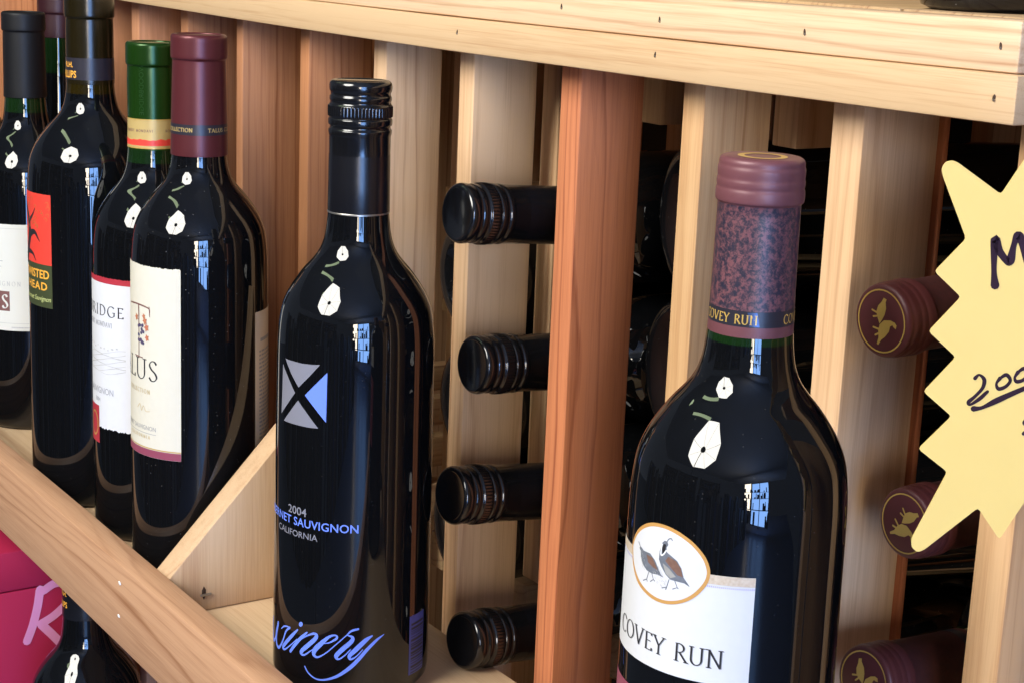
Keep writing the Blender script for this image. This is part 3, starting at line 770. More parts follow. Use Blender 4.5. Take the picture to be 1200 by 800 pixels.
def sc_prof(H):
    return [(14.55, H - 34.6), (14.62, H - 26), (14.95, H - 24.6), (15.0, H - 23.2), (14.5, H - 22.4), (14.35, H - 21.4), (15.05, H - 20.6), (15.2, H - 19), (15.1, H - 18), (14.65, H - 17.4), (14.95, H - 16.8), (15.15, H - 16.2), (15.15, H - 12.4), (15.0, H - 11.6), (14.5, H - 10.9), (14.25, H - 10), (14.65, H - 9), (14.6, H - 7.6), (14.15, H - 6.7), (14.2, H - 5.6), (14.75, H - 4.4), (14.85, H - 2.4), (14.4, H - .9), (13.5, H - .1), (12.8, H), (12.2, H - .25), (0, H - .25)]
def round_prof(p, n=3):
    return p[:1] + catmull(p[1:-1], n) + p[-1:]
def knurl(H):
    def mod(i, r, z):
        if H - 16.9 < z < H - 11.9:
            return .22 if i % 3 == 0 else -.16
        return 0
    return mod
def bottle_root(name, label, loc, cam_deg, group=None):
    o = thing(name, label, 'wine bottle', loc, group)
    o.rotation_euler = (0, 0, rad(cam_deg))
    return o
def add_glass(root, prof, fill, mat=None, neck=None, seg=96):
    lo, hi = split_prof(prof, fill)
    me = lathe_mesh(lo, seg); finish(me, mat or M_GLASS, 60); g = link('glass_body', me, root)
    if len(hi) > 1:
        me = lathe_mesh(hi, seg); finish(me, neck or M_NECK, 60); link('glass_neck', me, root)
    return g
def label_patch(a0, a1, z0, z1, torn=0.0, torn_bot=0.0, seed=1, n=70):
    """outline of a label in (u, v) with torn edges"""
    rng = random.Random(seed)
    top = [(K * (a0 + (a1 - a0) * i / n), z1 + (rng.uniform(-torn, torn) if torn else 0)) for i in range(n + 1)]
    bot = [(K * (a0 + (a1 - a0) * i / n), z0 + (rng.uniform(-torn_bot, torn_bot) if torn_bot else 0)) for i in range(n + 1)]
    art = Art()
    va = [art.bm.verts.new((p[0], p[1], 0)) for p in top]; vb = [art.bm.verts.new((p[0], p[1], 0)) for p in bot]
    for i in range(n):
        art.bm.faces.new((vb[i], vb[i + 1], va[i + 1], va[i]))
    return art
def ph(pts, **kw):
    return [(p[0] * K,) + tuple(p[1:]) for p in pts]

GRP = 'standing wine bottles on the display shelf'
# ---- black screw cap bottle with printed front
H = 299.1
P_SC = bordeaux(39.2, 1.0)
b = bottle_root('wine_bottle', 'black screw cap bottle printed with blue script and a four piece cross emblem', (313.8, -80, ZS), -28.73, GRP)
g = add_glass(b, P_SC, 240)
me = lathe_mesh([(14.75, H - 62), (14.85, H - 61.6), (14.72, H - 48), (14.6, H - 34.6)], 96); finish(me, M_SATIN, 50); link('cap_sleeve', me, b)
me = lathe_mesh([(14.8, H - 62.5), (15.0, H - 62.4), (15.0, H - 61.8), (14.85, H - 61.6)], 96); finish(me, M_NAIL, 50); link('sleeve_hem', me, b)
CAPMESH = lathe_mesh(round_prof(sc_prof(H), 3), 180, knurl(H)); finish(CAPMESH, M_BLACKCAP, 50); link('screw_cap', CAPMESH, b)
f = surf(P_SC, .08)
em = None
for i, q in enumerate(D['logo']):
    Art().poly(ph(q)).build('emblem_piece', M_BLUEP if i == 3 else M_SILVER, f, g, 2.0, label='blue right hand piece of the emblem' if i == 3 else None)
Art().sans('2004', -44 * K, 94.0, 3.9, 'c', xs=1.12, bold=.012).build('lettering', M_SILVER, f, g)
Art().sans('CABERNET SAUVIGNON', 4.0 * K, 88.6, 4.0, 'r', xs=1.02, bold=.012, sp=1.03).build('lettering', M_BLUEP, f, g)
Art().sans('CALIFORNIA', -25.4 * K, 82.8, 3.1, 'r', xs=1.1, bold=.006).build('lettering', M_SILVER, f, g)
a = Art()
D['script']['w'] = [(-80, 33, .8), (-82, 27, 1.4), (-78, 21.2, 1.4), (-72, 24, .9), (-67, 32.5, .8), (-66, 33, 1.2), (-70, 26, 1.6), (-69, 21.5, 1.5), (-64, 20.8, 1.1), (-58.5, 25.5, .7), (-54, 31.8, .7), (-49.5, 34.7, .9)]
for n, st_ in D['script'].items():
    a.brush([(p[0], p[1], p[2] * (1.4 if n == 'w' else 1.12)) for p in ph(st_)], n=8)
a.poly(ph(D['scriptdot']))
a.build('script_lettering', M_BLUEP, f, g, 2.0)
a = Art().rect(47 * K, 66 * K, 10, 41)
a.build('barcode_panel', M_BLUEDK, f, g, 2.0)
a = Art(); rng = random.Random(3); v = 10.6
while v < 37:
    t = rng.choice((.35, .6, .9, 1.2)); a.rect(49 * K, 65 * K, v, v + t); v += t + rng.choice((.4, .6, 1.0))
a.build('barcode', M_INK, surf(P_SC, .14), g, 2.0)

# ---- quail label bottle, nearest
H = 298.6
P_CV = bordeaux(39.4, 4.5)
b = bottle_root('wine_bottle', 'big nearest bottle with two quails on a white label and marbled mauve capsule', (595.2, -80, ZS), -42.22, GRP)
g = add_glass(b, P_CV, 236)
cp = covey_prof(H)
zb0, zb1 = H - 56.2, H - 50.8
def sub(prof, z0, z1):
    return [(rad_at(prof, z0), z0)] + [q for q in prof if z0 < q[1] < z1] + [(rad_at(prof, z1), z1)]
me = lathe_mesh(sub(cp, H - 60.5, zb0), 96); finish(me, M_MAUVE, 50); CV_HEM = link('capsule_hem', me, b)
me = lathe_mesh([(r + .05, z) for r, z in sub(cp, zb0, zb1)], 96); finish(me, M_BAND, 50); CV_BAND = link('capsule_band', me, b)
me = lathe_mesh(sub(cp, zb1, H - 15.6), 96); finish(me, M_MARBLE, 50); CV_MAR = link('capsule_sleeve', me, b)
me = lathe_mesh(round_prof([(rad_at(cp, H - 15.6), H - 15.6)] + [q for q in cp if q[1] > H - 15.6 + .01 and q[0] > 0] + [(0, H - .2)], 3), 96); finish(me, M_MAUVE, 50); CV_TOP = link('capsule_top', me, b)
fn = nsurf([(r + .05, z) for r, z in cp], .06)
KN = math.pi / 180 * 15
for a0 in (-79, 48, 160):
    Art().roman('COVEY RUN', a0 * KN, zb0 + 1.0, 3.1, width=.17, thin=.09, xs=1.02).build('lettering', M_GOLD, fn, CV_BAND, 1.5)
Art().poly([(-1 * KN, zb0 + .3), (12 * KN, zb0 + .3), (8 * KN, zb1 - .3), (-5 * KN, zb1 - .3)]).build('band_stripe', plain('blue_steel_print', (.05, .09, .2), .3, .5), fn, CV_BAND, 1.5)
Art().ring(arc(0, 0, 8.5, 8.5, 0, 345, 23), arc(0, 0, 6.2, 6.2, 0, 345, 23)).build('top_emblem', M_GOLD, lambda u, v, w=0: Vector((u * MM, v * MM, (H + .05) * MM)), CV_TOP, 50)
f0 = surf(P_CV, .12); f1 = surf(P_CV, .20); f2 = surf(P_CV, .27); f3 = surf(P_CV, .33); f4 = surf(P_CV, .39)
lab = label_patch(-104, 11.8, 123.6, 162.6).build('front_label', M_PAPER, f0, b, 3)
Art().rect(-104 * K, 11.8 * K, 159.3, 162.6).build('label_band', M_TANP, f1, lab)
a = Art()
x = -103.0
while x < 11.5:
    a.rect(x * K, (x + .45) * K, 158.2, 158.75); x += 1.0
a.build('dotted_rule', plain('violet_dots', (.42, .36, .68), .5), f1, lab)
def loop(p):
    q = catmull([p[-1]] + p + [p[0], p[1]], 4)
    return q[4:-5]
OV, OVI = loop(ph(D['oval'])), loop(ph(D['ovalin']))
Art().ring(OV, OVI).build('oval_rim', M_OCHRE, f2, lab, 2)
# the white of the oval reaches above the label
Art().poly(OVI).build('oval_ground', M_PAPER, f2, lab, 2)
for nm, mt, kind in (('q2', M_BIRD, 0), ('q2wing', M_RUST, 1), ('q1', M_BIRD, 0), ('q1wing', M_RUST, 1), ('q1belly', M_BELLY, 1), ('q1face', M_INK, 1)):
    Art().poly(ph(D[nm])).build('quail_print', mt, f4 if kind else f3, lab, 2)
a = Art()
for nm in ('q1plume', 'q2plume'): a.brush(ph(D[nm]), .38)
for st_ in D['q1legs'] + D['q2legs']: a.brush(ph(st_), .36, smooth=False)
a.build('quail_print', M_BIRD, f3, lab, 2)
a = Art(); rng = random.Random(6)
for (u0, v0, du, dv, nn) in ((-41.5, 160.5, 7.5, -5.5, 16), (-43.5, 158.6, 6, -4.5, 12), (-55.5, 163.2, 5.0, -5.0, 14)):
    for q_ in range(nn):
        t_ = rng.random(); s_ = rng.uniform(-1.2, 1.2)
        u = (u0 + du * t_ + s_ * .8) * K; v = v0 + dv * t_ + s_
        a.brush([(u, v, .16), (u + .5, v - .45, .1)], smooth=False)
a.build('feather_strokes', M_PALE, surf(P_CV, .46), lab, 2)
Art().brush(ph(D['q1strip']), .5).build('quail_print', M_WHITEP, surf(P_CV, .44), lab, 2)
Art().roman('COVEY RUN', -1.2 * K, 129.3, 6.4, sp=.10, width=.115, thin=.045, end='r', xs=1.09).build('lettering', M_GREY, surf(P_CV, .16), lab, 2)
Art().roman('COVEY RUN', -1.2 * K - .25, 129.5, 6.4, sp=.10, width=.115, thin=.045, end='r', xs=1.09).build('lettering', M_INK, f2, lab, 2)
label_patch(-104, 11.8, 70, 112.5).build('lower_label', M_WINEP, f0, b, 3)
# ---- the same bottle lying down: shares the meshes
def lying_covey(tip, tilt, yaw, roll, label):
    o = thing('wine_bottle', label, 'wine bottle', (0, 0, 0), 'maroon topped bottles lying in the rack')
    s = .945
    o.scale = (s, s, s)
    R_ = Matrix.Rotation(rad(yaw), 3, 'Z') @ Matrix.Rotation(rad(90 - tilt), 3, 'X') @ Matrix.Rotation(rad(roll), 3, 'Z')
    o.rotation_euler = R_.to_euler()
    o.location = Vector(tip) * MM - R_ @ Vector((0, 0, H * s * MM))
    for src, nm, mt in ((CV_HEM, 'capsule_hem', M_MAROON), (CV_BAND, 'capsule_band', M_BAND), (CV_MAR, 'capsule_sleeve', M_MARBLE2), (CV_TOP, 'capsule_top', M_MAROON)):
        me = src.data.copy(); me.materials.clear(); me.materials.append(mt)
        link(nm, me, o)
    add_glass(o, P_CV, 236)
    topo = [c for c in o.children if c.name.startswith('capsule_top')][0]
    ft = lambda u, v, w=0: Vector((u * MM, v * MM, (H - .04 + w + .18 * math.hypot(u, v) / 13.2) * MM))
    Art().ring(arc(0, 0, 12.4, 12.4, 0, 350, 35), arc(0, 0, 11.8, 11.8, 0, 350, 35)).build('gold_ring', M_GOLD, ft, topo, 50)
    T = lambda pts: [((x - 232) / 150 * 12.0, (395 - y) / 245 * 12.0) for x, y in pts]
    a = Art()
    a.poly(T([(238, 208), (258, 215), (252, 240), (257, 290), (250, 340), (235, 385), (220, 420), (205, 375), (195, 330), (205, 280), (225, 245)]))
    a.poly(T([(290, 372), (318, 380), (332, 400), (328, 430), (312, 418), (305, 405), (290, 420), (285, 465), (260, 515), (238, 545), (222, 590), (212, 583), (220, 530), (215, 475), (222, 425), (248, 385)]))
    for q in (((200, 338), (168, 325)), ((200, 365), (178, 375)), ((218, 465), (182, 460)), ((218, 500), (198, 518))):
        a.brush(T(q), .75, smooth=False)
    a.build('gold_quail_print', M_GOLD, ft, topo, 50)
    return o
M_MARBLE2 = plain('maroon_flecked_sleeve', (.085, .022, .02), .5, col2=(.03, .012, .012), nscale=500)
lying_covey((598, -19.2, -75.2), -2, 0, 0, 'maroon topped lying bottle poking out behind the middle of the yellow sign')
lying_covey((600, 0.9, -155.3), 0, -1, -42, 'maroon topped lying bottle half hidden by the lowest point of the yellow sign')
lying_covey((598, -11.2, -217.8), 5, 1, 30, 'lowest maroon topped lying bottle at the bottom edge of the rack')

# ---- tall cream label bottle with burgundy capsule
H = 308.9
P_TA = bordeaux(39.4, 12.3, 243)
b = bottle_root('wine_bottle', 'burgundy foil bottle with a cream label and a smooth shoulder beside the sloping divider', (139.4, -86, ZS), -23.43, GRP)
g = add_glass(b, P_TA, 244, M_DUSTY)
fp = foil_prof(H, H - 66, 15.6)
me = lathe_mesh(round_prof(fp, 3), 96); finish(me, M_BURG, 50); cap = link('capsule', me, b)
Art().rect(-180 * KN, 180 * KN, H - 54.2, H - 48.4).build('capsule_band', M_BAND, nsurf(fp, .06), cap, 1.5)
a = Art()
for a0 in (-82, 60):
    a.roman('COLLECTION', a0 * KN, H - 52.4, 2.1, width=.2, thin=.12, xs=1.12)
    a.roman('TALUS', (a0 + 100) * KN, H - 52.4, 2.1, width=.2, thin=.12, xs=1.2)
a.build('lettering', M_GOLDBAND, nsurf(fp, .12), cap, 1.5)
f0 = surf(P_TA, .12, 3.9); f1 = surf(P_TA, .2, 3.9); f2 = surf(P_TA, .27, 3.9)
lab = label_patch(-106, -15.5, 71.8, 180.2, torn=.32, seed=4, n=80).build('front_label', M_CREAM, f0, b, 3)
Art().rect(-106 * K, -15.6 * K, 71.9, 76.2).build('label_band', M_WINEP, f1, lab)
Art().rect(-106 * K, -15.6 * K, 76.5, 77.1).build('gold_rule', M_GOLD, f1, lab)
Art().roman('TALUS', -36.5 * K, 115.8, 11.6, sp=.1, width=.11, thin=.05, end='r', xs=1.16).build('lettering', M_INK, f1, lab, 2)
a = Art().roman('COLLECTION', -45 * K, 108, 2.4, sp=.35, width=.16, thin=.1, end='r')
a.roman('CALIFORNIA', -45 * K, 82, 1.9, sp=.5, width=.18, thin=.1, end='r')
a.build('lettering', M_GOLDBAND, f1, lab, 2)
a = Art().sans('CABERNET SAUVIGNON', -38.5 * K, 87, 2.5, 'r', xs=.95)
a.rect(-88 * K, -38.5 * K, 85.0, 85.25)
a.build('lettering', M_GREY, f1, lab, 2)
a = Art()
a.brush([(-78 * K, 156.6, .8), (-62 * K, 157.6, .9), (-47 * K, 156.8, .8), (-44.5 * K, 154.6, .6)])
a.brush([(-45.2 * K, 157.4, .6), (-44.6 * K, 152, .5)], smooth=False)
a.brush([(-59.5 * K, 157, 1.0), (-59.3 * K, 140, .8), (-59.5 * K, 127.5, .8)])
a.brush([(-66 * K, 128.2, .6), (-54 * K, 128.0, .6)], smooth=False)
a.build('illustration', M_BROWNP, f1, lab, 2)
a = Art(); rng = random.Random(5)
for i in range(15):
    a.disc((-56 + rng.uniform(-3.6, 3.8)) * K, 142 + rng.uniform(-7, 5), 1.05, n=10)
a.build('illustration', plain('grape_print', (.05, .06, .12), .5, col2=(.12, .07, .14), nscale=300), f2, lab, 2)
a = Art()
for (u, v, r) in ((-50.5, 149, 1.6), (-48.5, 145.5, 1.7), (-48, 139.8, 1.5), (-52, 151.5, 1.2), (-63, 150, 1.5)):
    a.poly([(u * K + r * 1.3 * math.cos(t) * (1 if i % 2 else .55), v + r * 1.5 * math.sin(t) * (1 if i % 2 else .55)) for i, t in enumerate([6.2832 * j / 10 for j in range(10)])])
a.build('illustration', plain('leaf_print', (.50, .10, .10), .5, col2=(.50, .24, .08), nscale=250), f2, lab, 2)
Art().brush([(-62 * K, 98.5, .3), (-58 * K, 101, .3), (-56 * K, 97.5, .3), (-53 * K, 100.5, .25), (-50 * K, 97.8, .25), (-45 * K, 98.2, .2)]).build('signature', M_GOLD, f1, lab, 2)
bl = label_patch(52, 128, 70.5, 153.5, torn=.1).build('back_label', M_BACKL, f0, b, 3)
a = Art(); rng = random.Random(8); v = 130
a.rect(60 * K, 90 * K, 136, 138)
while v > 78:
    x = 58.0
    while x < 92:
        w = rng.uniform(2, 6); a.rect(x * K, (x + w) * K, v, v + 1.1); x += w + 1.1
    v -= 2.3
a.build('small_print', M_GREY, f1, bl, 2)

# ---- green foil bottle
H = 299.3
P_GR = bordeaux(37.6, 2.6, 243)
b = bottle_root('wine_bottle', 'green foil bottle with a torn edged white label under a red band', (61.8, -82, ZS), -21.93, GRP)
g = add_glass(b, P_GR, 229)
fp = foil_prof(H, H - 63.5, 14.6)
me = lathe_mesh(round_prof(fp, 3), 96); finish(me, M_GREEN, 50); cap = link('capsule', me, b)
fn1 = nsurf(fp, .08); fn2 = nsurf(fp, .14)
Art().rect(-180 * KN, 180 * KN, H - 61.5, H - 44.2).build('capsule_band', M_GOLDBAND, fn1, cap, 1.5)
a = Art(); rng = random.Random(2); n = 60
top = [(-180 + 6 * i, H - 56.2 + rng.uniform(-.5, .5)) for i in range(n + 1)]
va = [a.bm.verts.new((p[0] * KN, p[1], 0)) for p in top]; vb = [a.bm.verts.new((p[0] * KN, H - 59.8, 0)) for p in top]
for i in range(n): a.bm.faces.new((vb[i], vb[i + 1], va[i + 1], va[i]))
a.build('red_stripe', M_REDP, fn2, cap, 1.5)
Art().rect(-180 * KN, 180 * KN, H - 61.6, H - 61.0).rect(-180 * KN, 180 * KN, H - 44.8, H - 44.2).build('band_edge', M_GOLD, fn2, cap, 1.5)
a = Art()
for a0 in (-78, 30): a.roman('ROBERT MONDAVI', a0 * KN, H - 51.8, 1.5, sp=.3, width=.2, thin=.12)
a.build('lettering', M_BROWNP, fn2, cap, 1.5)
Art().sans('WOODBRIDGE', 0, 0, 3.0, 'c').build('lettering', plain('dark_green_emboss', (.008, .04, .006), .3), lambda u, v, w=0: nsurf(fp, .08)(-20 * KN - v, H - 27 - u), cap, 3)
f0 = surf(P_GR, .12, 4.1); f1 = surf(P_GR, .2, 4.1); f2 = surf(P_GR, .27, 4.1)
lab = label_patch(-106, 5, 66, 155.4, torn=.35, torn_bot=.6, seed=9, n=90).build('front_label', M_PAPER, f0, b, 3)
label_patch(-106, 5, 155.0, 158.4, torn=.3, seed=2, n=90).build('label_band', M_CRIM, f1, lab, 3)
Art().roman('WOODBRIDGE', -29.3 * K, 135.2, 6.4, sp=.2, width=.16, thin=.07, end='r', xs=1.28).build('lettering', M_INK, f1, lab, 2)
a = Art().roman('BY ROBERT MONDAVI', -42 * K, 128.6, 2.9, sp=.12, width=.16, thin=.08, end='r')
a.sans('CABERNET SAUVIGNON', -41 * K, 87.3, 3.9, 'r', xs=.9)
a.sans('2004', -60 * K, 82, 2.4, 'r')
a.build('lettering', M_GREY, f1, lab, 2)
a = Art(); rng = random.Random(12)
for j in range(9):
    v0 = 101 + j * 1.55
    a.brush([((-88 + i * 7.6) * K, v0 + 1.2 * math.sin(i * .9 + j * 1.7) + (i - 4) * .35, rng.uniform(.12, .45)) for i in range(9)])
for j in range(10):
    a.disc((-85 + j * 5.4) * K, 115.5 + rng.uniform(-.6, 1.2), rng.uniform(.5, 1.1), .5, 8)
a.build('landscape_sketch', M_PALE, f1, lab, 2)
Art().rect(-106 * K, -62.3 * K, 55.5, 79).build('red_seal', M_CRIM, f1, lab, 3)
Art().ring([(-73 * K + p[0], 67 + p[1]) for p in arc(0, 0, 6, 8, 0, 345, 23)], [(-73 * K + p[0], 67 + p[1]) for p in arc(0, 0, 5, 6.8, 0, 345, 23)]).build('seal_ring', M_GOLD, f2, lab, 2)

# ---- red and black tree label bottle
H = 321.9
P_TR = bordeaux(41.2, 33, 245)
b = bottle_root('wine_bottle', 'broad bottle with an olive gold neck and a red label of a black tree', (-20.5, -90, ZS), -19.96, GRP)
g = add_glass(b, P_TR, 262, neck=M_OLIVE)
fp = foil_prof(H, H - 54, 14.8)
me = lathe_mesh(round_prof(fp, 3), 96); finish(me, plain('olive_gold_sleeve', (.020, .014, .004), .22, .2, .6, noise=.5, nscale=50), 50); cap = link('capsule', me, b)
Art().rect(-180 * KN, 180 * KN, H - 51.3, H - 37.8).build('capsule_band', M_BAND, nsurf(fp, .08), cap, 1.5)
a = Art().sans('R.H.', -44 * KN, H - 43.6, 3.2, 'r', bold=.02)
a.build('lettering', M_ORANGE, nsurf(fp, .14), cap, 1.5)
a = Art().sans('PHILLIPS', -34 * KN, H - 50.0, 4.2, 'r', bold=.02, xs=.8)
a.build('lettering', M_ORANGE, nsurf(fp, .14), cap, 1.5)
f0 = surf(P_TR, .12, 7.6); f1 = surf(P_TR, .2, 7.6); f2 = surf(P_TR, .27, 7.6)
lab = label_patch(-110, -38.7, 122, 193.6).build('front_label', M_OLIVEP, f0, b, 3)
Art().rect(-110 * K, -38.7 * K, 149.3, 193.6).build('red_panel', M_REDP, f1, lab)
a = Art()
a.brush([(-84 * K, 150, 7), (-76 * K, 160, 5), (-72 * K, 168, 5), (-76 * K, 178, 4), (-86 * K, 186, 3)])
a.brush([(-73 * K, 166, 5), (-62 * K, 169, 3), (-55 * K, 165, 1), (-53 * K, 163.5, .4)])
a.brush([(-78 * K, 156, 4), (-66 * K, 155, 2), (-60 * K, 151, .6)])
a.brush([(-74 * K, 174, 3), (-64 * K, 180, 1.2), (-60 * K, 184, .5)])
a.build('tree_print', M_INK, f2, lab, 2)
a = Art(); rng = random.Random(21)
for i in range(26):
    u = rng.uniform(-82, -44) * K; v = rng.uniform(172, 190); d = rng.uniform(1, 2)
    a.brush([(u, v, .3), (u + d, v + d * .6, .3), (u + d * 1.6, v - d * .2, .3), (u + d, v - d * .7, .25)], n=4)
a.build('leaf_print', plain('dull_orange_print', (.50, .17, .05), .5), f2, lab, 2)
Art().sans('TWISTED', -42 * K, 140.4, 5.2, 'r', bold=.02, xs=.95).build('lettering', M_ORANGE, f1, lab, 2)
Art().sans('HEAD', -44.5 * K, 133.0, 4.8, 'r', bold=.02, xs=1.15, sp=1.2).build('lettering', M_ORANGE, f1, lab, 2)
Art().sans('Cabernet Sauvignon', -40.3 * K, 126, 3.0, 'r', shear=.4, xs=.9).build('lettering', M_LIME, f1, lab, 2)

# ---- far left bottle
H = 301.9
P_FA = bordeaux(36.8, 3)
b = bottle_root('wine_bottle', 'leftmost standing bottle with a matte black capsule and an ivory label', (-204.7, -72, ZS), -17.93, GRP)
g = add_glass(b, P_FA, 231)
me = lathe_mesh(round_prof(foil_prof(H, H - 60.5, 15.0), 3), 96); finish(me, M_MATTE, 50); link('capsule', me, b)
f0 = surf(P_FA, .12); f1 = surf(P_FA, .2); f2 = surf(P_FA, .27)
lab = label_patch(-104, 1.4, 75.2, 153.2, torn=.08).build('front_label', M_IVORY, f0, b, 3)
a = Art().rect(-104 * K, 1.2 * K, 150.0, 150.25).rect(-104 * K, 1.2 * K, 80.6, 80.85)
a.rect(-60 * K, -33 * K, 122, 122.5).rect(-60 * K, -31 * K, 126, 126.6)
a.roman('CABERNET SAUVIGNON', -10.6 * K, 108.2, 3.2, sp=.45, width=.13, thin=.07, end='r')
rng = random.Random(4); x = -22.0
while x < -1.5:
    w = rng.uniform(.7, 1.6); a.rect(x * K, (x + w) * K, 77.2, 78.1); x += w + .4
a.build('lettering', M_PALE, f1, lab, 2)
Art().rect(-110 * K, -23.6 * K, 89.6, 104.2).build('name_panel', M_BROWNP, f1, lab, 2)
Art().roman('S', -25.8 * K, 91.6, 10, width=.17, thin=.06, end='r').build('lettering', M_IVORY, f2, lab, 2)

# ---- two slim bottles behind
H = 312.0
P_HI = [(0, 4), (22, 2), (26, 0.5), (28.6, 4)] + catmull([(28.8, 8), (28.8, 60), (28.6, 120), (27.8, 150), (25, 180), (21.5, 205), (18, 228), (15.6, 246), (14.6, 262), (14.5, 283)], 6)
b = bottle_root('wine_bottle', 'slim burgundy topped bottle behind the matte black capsule and the red tree label', (-252, -30, ZS), -19, GRP)
add_glass(b, P_HI, 255)
me = lathe_mesh(round_prof(foil_prof(H, H - 31, 14.8), 3), 72); finish(me, M_DKBURG, 50); link('capsule', me, b)
H = 314.0
P_CO = bordeaux(36.5, 12)
b = bottle_root('wine_bottle', 'dark burgundy topped bottle at the far left corner behind the ivory label', (-304, -88, ZS), -18, GRP)
add_glass(b, P_CO, 247)
me = lathe_mesh(round_prof(foil_prof(H, H - 60, 14.9), 3), 72); finish(me, M_DKBURG, 50); link('capsule', me, b)

# ---- bottle on the lower shelf
H = 300.0
P_LO = bordeaux(39, 1)
b = bottle_root('wine_bottle', 'dark bottle standing low under the shelf lip in front of the crimson carton', (-28.1, -97.7, -641), -20)
b['group'] = 'wine bottles below the display shelf'
add_glass(b, P_LO, 240)
fp = foil_prof(H, H - 60, 14.7)
me = lathe_mesh(round_prof(fp, 3), 72); finish(me, M_SATIN, 50); cap = link('capsule', me, b)
a = Art().sans('R.H.', -52 * KN, H - 44, 3.0, 'r', bold=.02)
a.build('lettering', M_ORANGE, nsurf(fp, .1), cap, 1.5)
a = Art().sans('PHILLIPS', -50 * KN, H - 52.0, 4.0, 'r', bold=.02, xs=.8)
a.build('lettering', M_ORANGE, nsurf(fp, .1), cap, 1.5)

# ---- crimson carton
ct = thing('carton', 'crimson cardboard carton with pink script lettering on the lower shelf', 'carton', (-250, -107, -642))
me = box_mesh(-140, 140, -42, 42, 0, 232, bev=1.5); finish(me, M_BOX, 40); body = link('carton_body', me, ct)
me = box_mesh(-140, 140.1, -42, 42, 232.6, 262, bev=1.2); finish(me, M_BOX, 40); link('lid', me, ct)
a = Art()
for st_ in CARTON_R: a.brush(st_, 6.3)
a.build('script_lettering', M_PINK, lambda u, v, w=0: Vector(((140.25 + w * 4) * MM, u * MM, v * MM)), body, 400)

# ---- screw cap bottles lying neck outward
H = 299.1
def make_lying_screw():
    o = thing('wine_bottle', 'x', 'wine bottle', (0, 0, 0), 'black screw cap bottles lying in the rack')
    add_glass(o, bordeaux(36.6, 1.0), 240)
    me = lathe_mesh([(14.75, H - 62), (14.85, H - 61.6), (14.72, H - 48), (14.6, H - 34.6)], 72); finish(me, M_SATIN, 50); link('cap_sleeve', me, o)
    link('screw_cap', CAPMESH, o)
    return o
proto = make_lying_screw()
for i, (tip, tilt, lab) in enumerate((((326, -32.4, -76.7), 4.2, 'uppermost black screw cap neck poking out left of the red cedar post'),
                                      ((326, -20.5, -154), 4.2, 'second black screw cap neck from the top left of the red cedar post'),
                                      ((330, -33.6, -219.7), 6.5, 'third black screw cap neck from the top left of the red cedar post'),
                                      ((338, -28.5, -296.3), 6.5, 'lowest black screw cap neck lying just above the pine shelf board'))):
    o = proto if i == 0 else copy_tree(proto)
    o['label'] = lab
    yaw = math.degrees(math.atan2(tip[0] - 325.5, 180))
    R_ = Matrix.Rotation(rad(yaw), 3, 'Z') @ Matrix.Rotation(rad(90 - tilt), 3, 'X') @ Matrix.Rotation(rad(40 * i), 3, 'Z')
    o.rotation_euler = R_.to_euler()
    o.location = Vector(tip) * MM - R_ @ Vector((0, 0, H * MM))

# ---- bottles lying base outward, deeper in the bays
def make_base_out():
    o = thing('wine_bottle', 'x', 'wine bottle', (0, 0, 0), 'dark bottles lying base outward in the rack')
    pr_ = [(0, 9), (9, 8.5), (16, 6.8), (22, 3.8), (26, 1.3), (29, .2)] + catmull([(29, .2), (32.2, 1.1), (34.8, 3.6), (36.4, 8), (37, 14)], 4)[1:] + [q for q in bordeaux(37.0, 1.0) if q[1] > 20]
    add_glass(o, pr_, 240, M_DUSTY)
    me = lathe_mesh(round_prof(foil_prof(H, H - 60, 14.9), 2), 48); finish(me, M_MATTE, 50); link('capsule', me, o)
    return o
proto = make_base_out()
places = []
for j, (z, y) in enumerate(((-130, 34), (-205, 37), (-280, 35))):
    places.append((233.8, y, z, 0, ['topmost', 'middle', 'lowest'][j] + ' dark bottle base glimpsed between the printed screw cap bottle and the black necks'))
for j, (z, y, a_) in enumerate(((-70, 40, 17), (-145, 39, 13), (-220, 41, 18), (-300, 44, 3))):
    places.append((411, y, z, a_, ['topmost', 'second', 'third', 'lowest'][j] + ' dark bottle lying aslant in the bay right of the red cedar post'))
for i, (xc, y, z, yaw, lab) in enumerate(places):
    o = proto if i == 0 else copy_tree(proto)
    o['label'] = lab
    R_ = Matrix.Rotation(rad(-yaw), 3, 'Z') @ Matrix.Rotation(rad(-90), 3, 'X') @ Matrix.Rotation(rad(37 * i), 3, 'Z')
    o.rotation_euler = R_.to_euler()
    o.location = Vector((xc, y, z)) * MM

# ---- yellow starburst card
EV = Vector((math.cos(rad(45)), math.sin(rad(45)), 0)); NV = Vector((math.sin(rad(45)), -math.cos(rad(45)), 0))
SP0 = Vector(D['starP0'])
sg = thing('price_sign', 'yellow starburst price card with dark marker handwriting in front of the rack end', 'price sign', SP0)
left = [tuple(p) for p in D['star']]
UC = 52.0
mirror = [(2 * UC - u, v + random.uniform(-1.2, 1.2)) for u, v in left][::-1]
outl = left + [(UC - 3, -30.0)] + mirror + [(UC, 84.0)]
def star_map(off):
    return lambda u, v, w=0: (EV * u + Vector((0, 0, v)) + NV * (off + w)) * MM
bm = bmesh.new()
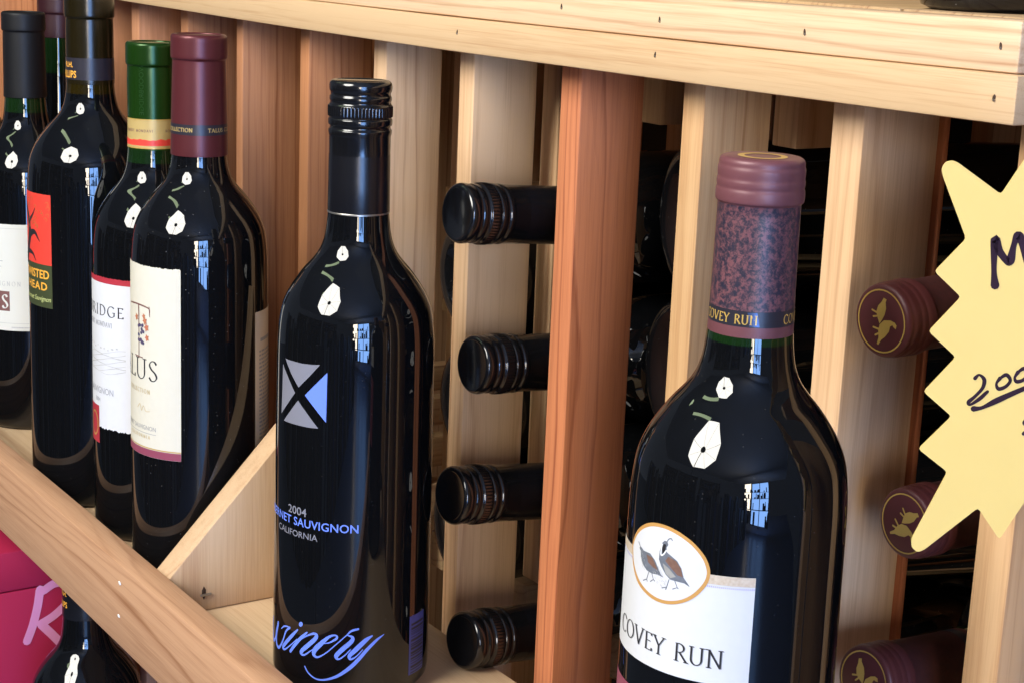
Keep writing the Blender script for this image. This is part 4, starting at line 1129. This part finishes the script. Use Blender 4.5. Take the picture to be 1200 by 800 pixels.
# small radius on every corner
rp_ = []
n = len(outl)
for i in range(n):
    p = Vector(outl[i]); a_ = Vector(outl[i - 1]) - p; c_ = Vector(outl[(i + 1) % n]) - p
    t = min(1.1, a_.length * .35, c_.length * .35)
    A_ = p + a_.normalized() * t; C_ = p + c_.normalized() * t
    for s_ in (0, .5, 1):
        rp_.append(tuple(A_ * (1 - s_) ** 2 + p * 2 * s_ * (1 - s_) + C_ * s_ ** 2))
front = [bm.verts.new(star_map(.45)(*p)) for p in rp_]
mid = [bm.verts.new(star_map(.2)(*p)) for p in [(q[0], q[1]) for q in rp_]]
back = [bm.verts.new(star_map(-.35)(*p)) for p in rp_]
tri = tessellate_polygon([[Vector((p[0], p[1], 0)) for p in rp_]])
for t in tri:
    bm.faces.new([front[i] for i in t]); bm.faces.new([back[i] for i in t][::-1])
m_ = len(rp_)
for i in range(m_):
    j = (i + 1) % m_
    bm.faces.new((front[i], front[j], mid[j], mid[i])); bm.faces.new((mid[i], mid[j], back[j], back[i]))
bmesh.ops.recalc_face_normals(bm, faces=bm.faces)
me = bpy.data.meshes.new('card'); bm.to_mesh(me); bm.free(); finish(me, M_YELLOW, 30); card = link('card', me, sg)
fs_ = star_map(.55)
for key, w in (('M', 2.1), ('n2', 1.0), ('n0', 1.0), ('n02', 1.0), ('ul', 1.5), ('s1', 1.1)):
    q_ = D[key]
    Art().brush([(p[0], p[1], w * (.75 + .55 * abs(math.sin(1.3 + i * 1.9)))) for i, p in enumerate(q_)]).build('handwriting', M_MARKER, fs_, card, 500)
Art().disc(34.4, -1.8, .45).build('spot', M_OCHRE, fs_, card, 500)
rod(EV * .062 + Vector((0, 0, .03)) - NV * .003, EV * .062 + Vector((0, 0, (ZS - SP0.z) * MM + .001)) - NV * .003, .0014, 'wire_stem', M_NAIL, sg)
rod(EV * .062 + Vector((0, 0, (ZS - SP0.z) * MM)) - NV * .003, EV * .062 + Vector((0, 0, (ZS - SP0.z + 4) * MM)) - NV * .003, .016, 'stem_foot', M_BLACK, sg, 24)

# ---- little dark bottle on the top
H = 190
b = bottle_root('small_bottle', 'small dark bottle standing on top of the rack above the rail end', (590, 27, 35.6), -40)
b['category'] = 'bottle'
pm = [(0, 3), (14, 1.2), (19, .2), (22.4, 1.6), (23.8, 5)] + catmull([(24, 8), (24, 60), (23.6, 100), (20, 118), (13, 130), (11, 145), (10.6, 160)], 6)
add_glass(b, pm, 140, M_DUSTY)
me = lathe_mesh(round_prof([(11.2, 158), (11.6, 160), (11.6, 186), (11.2, 188.6), (10, 190), (0, 190)], 2), 48); finish(me, M_BLACKCAP, 50); link('cap', me, b)
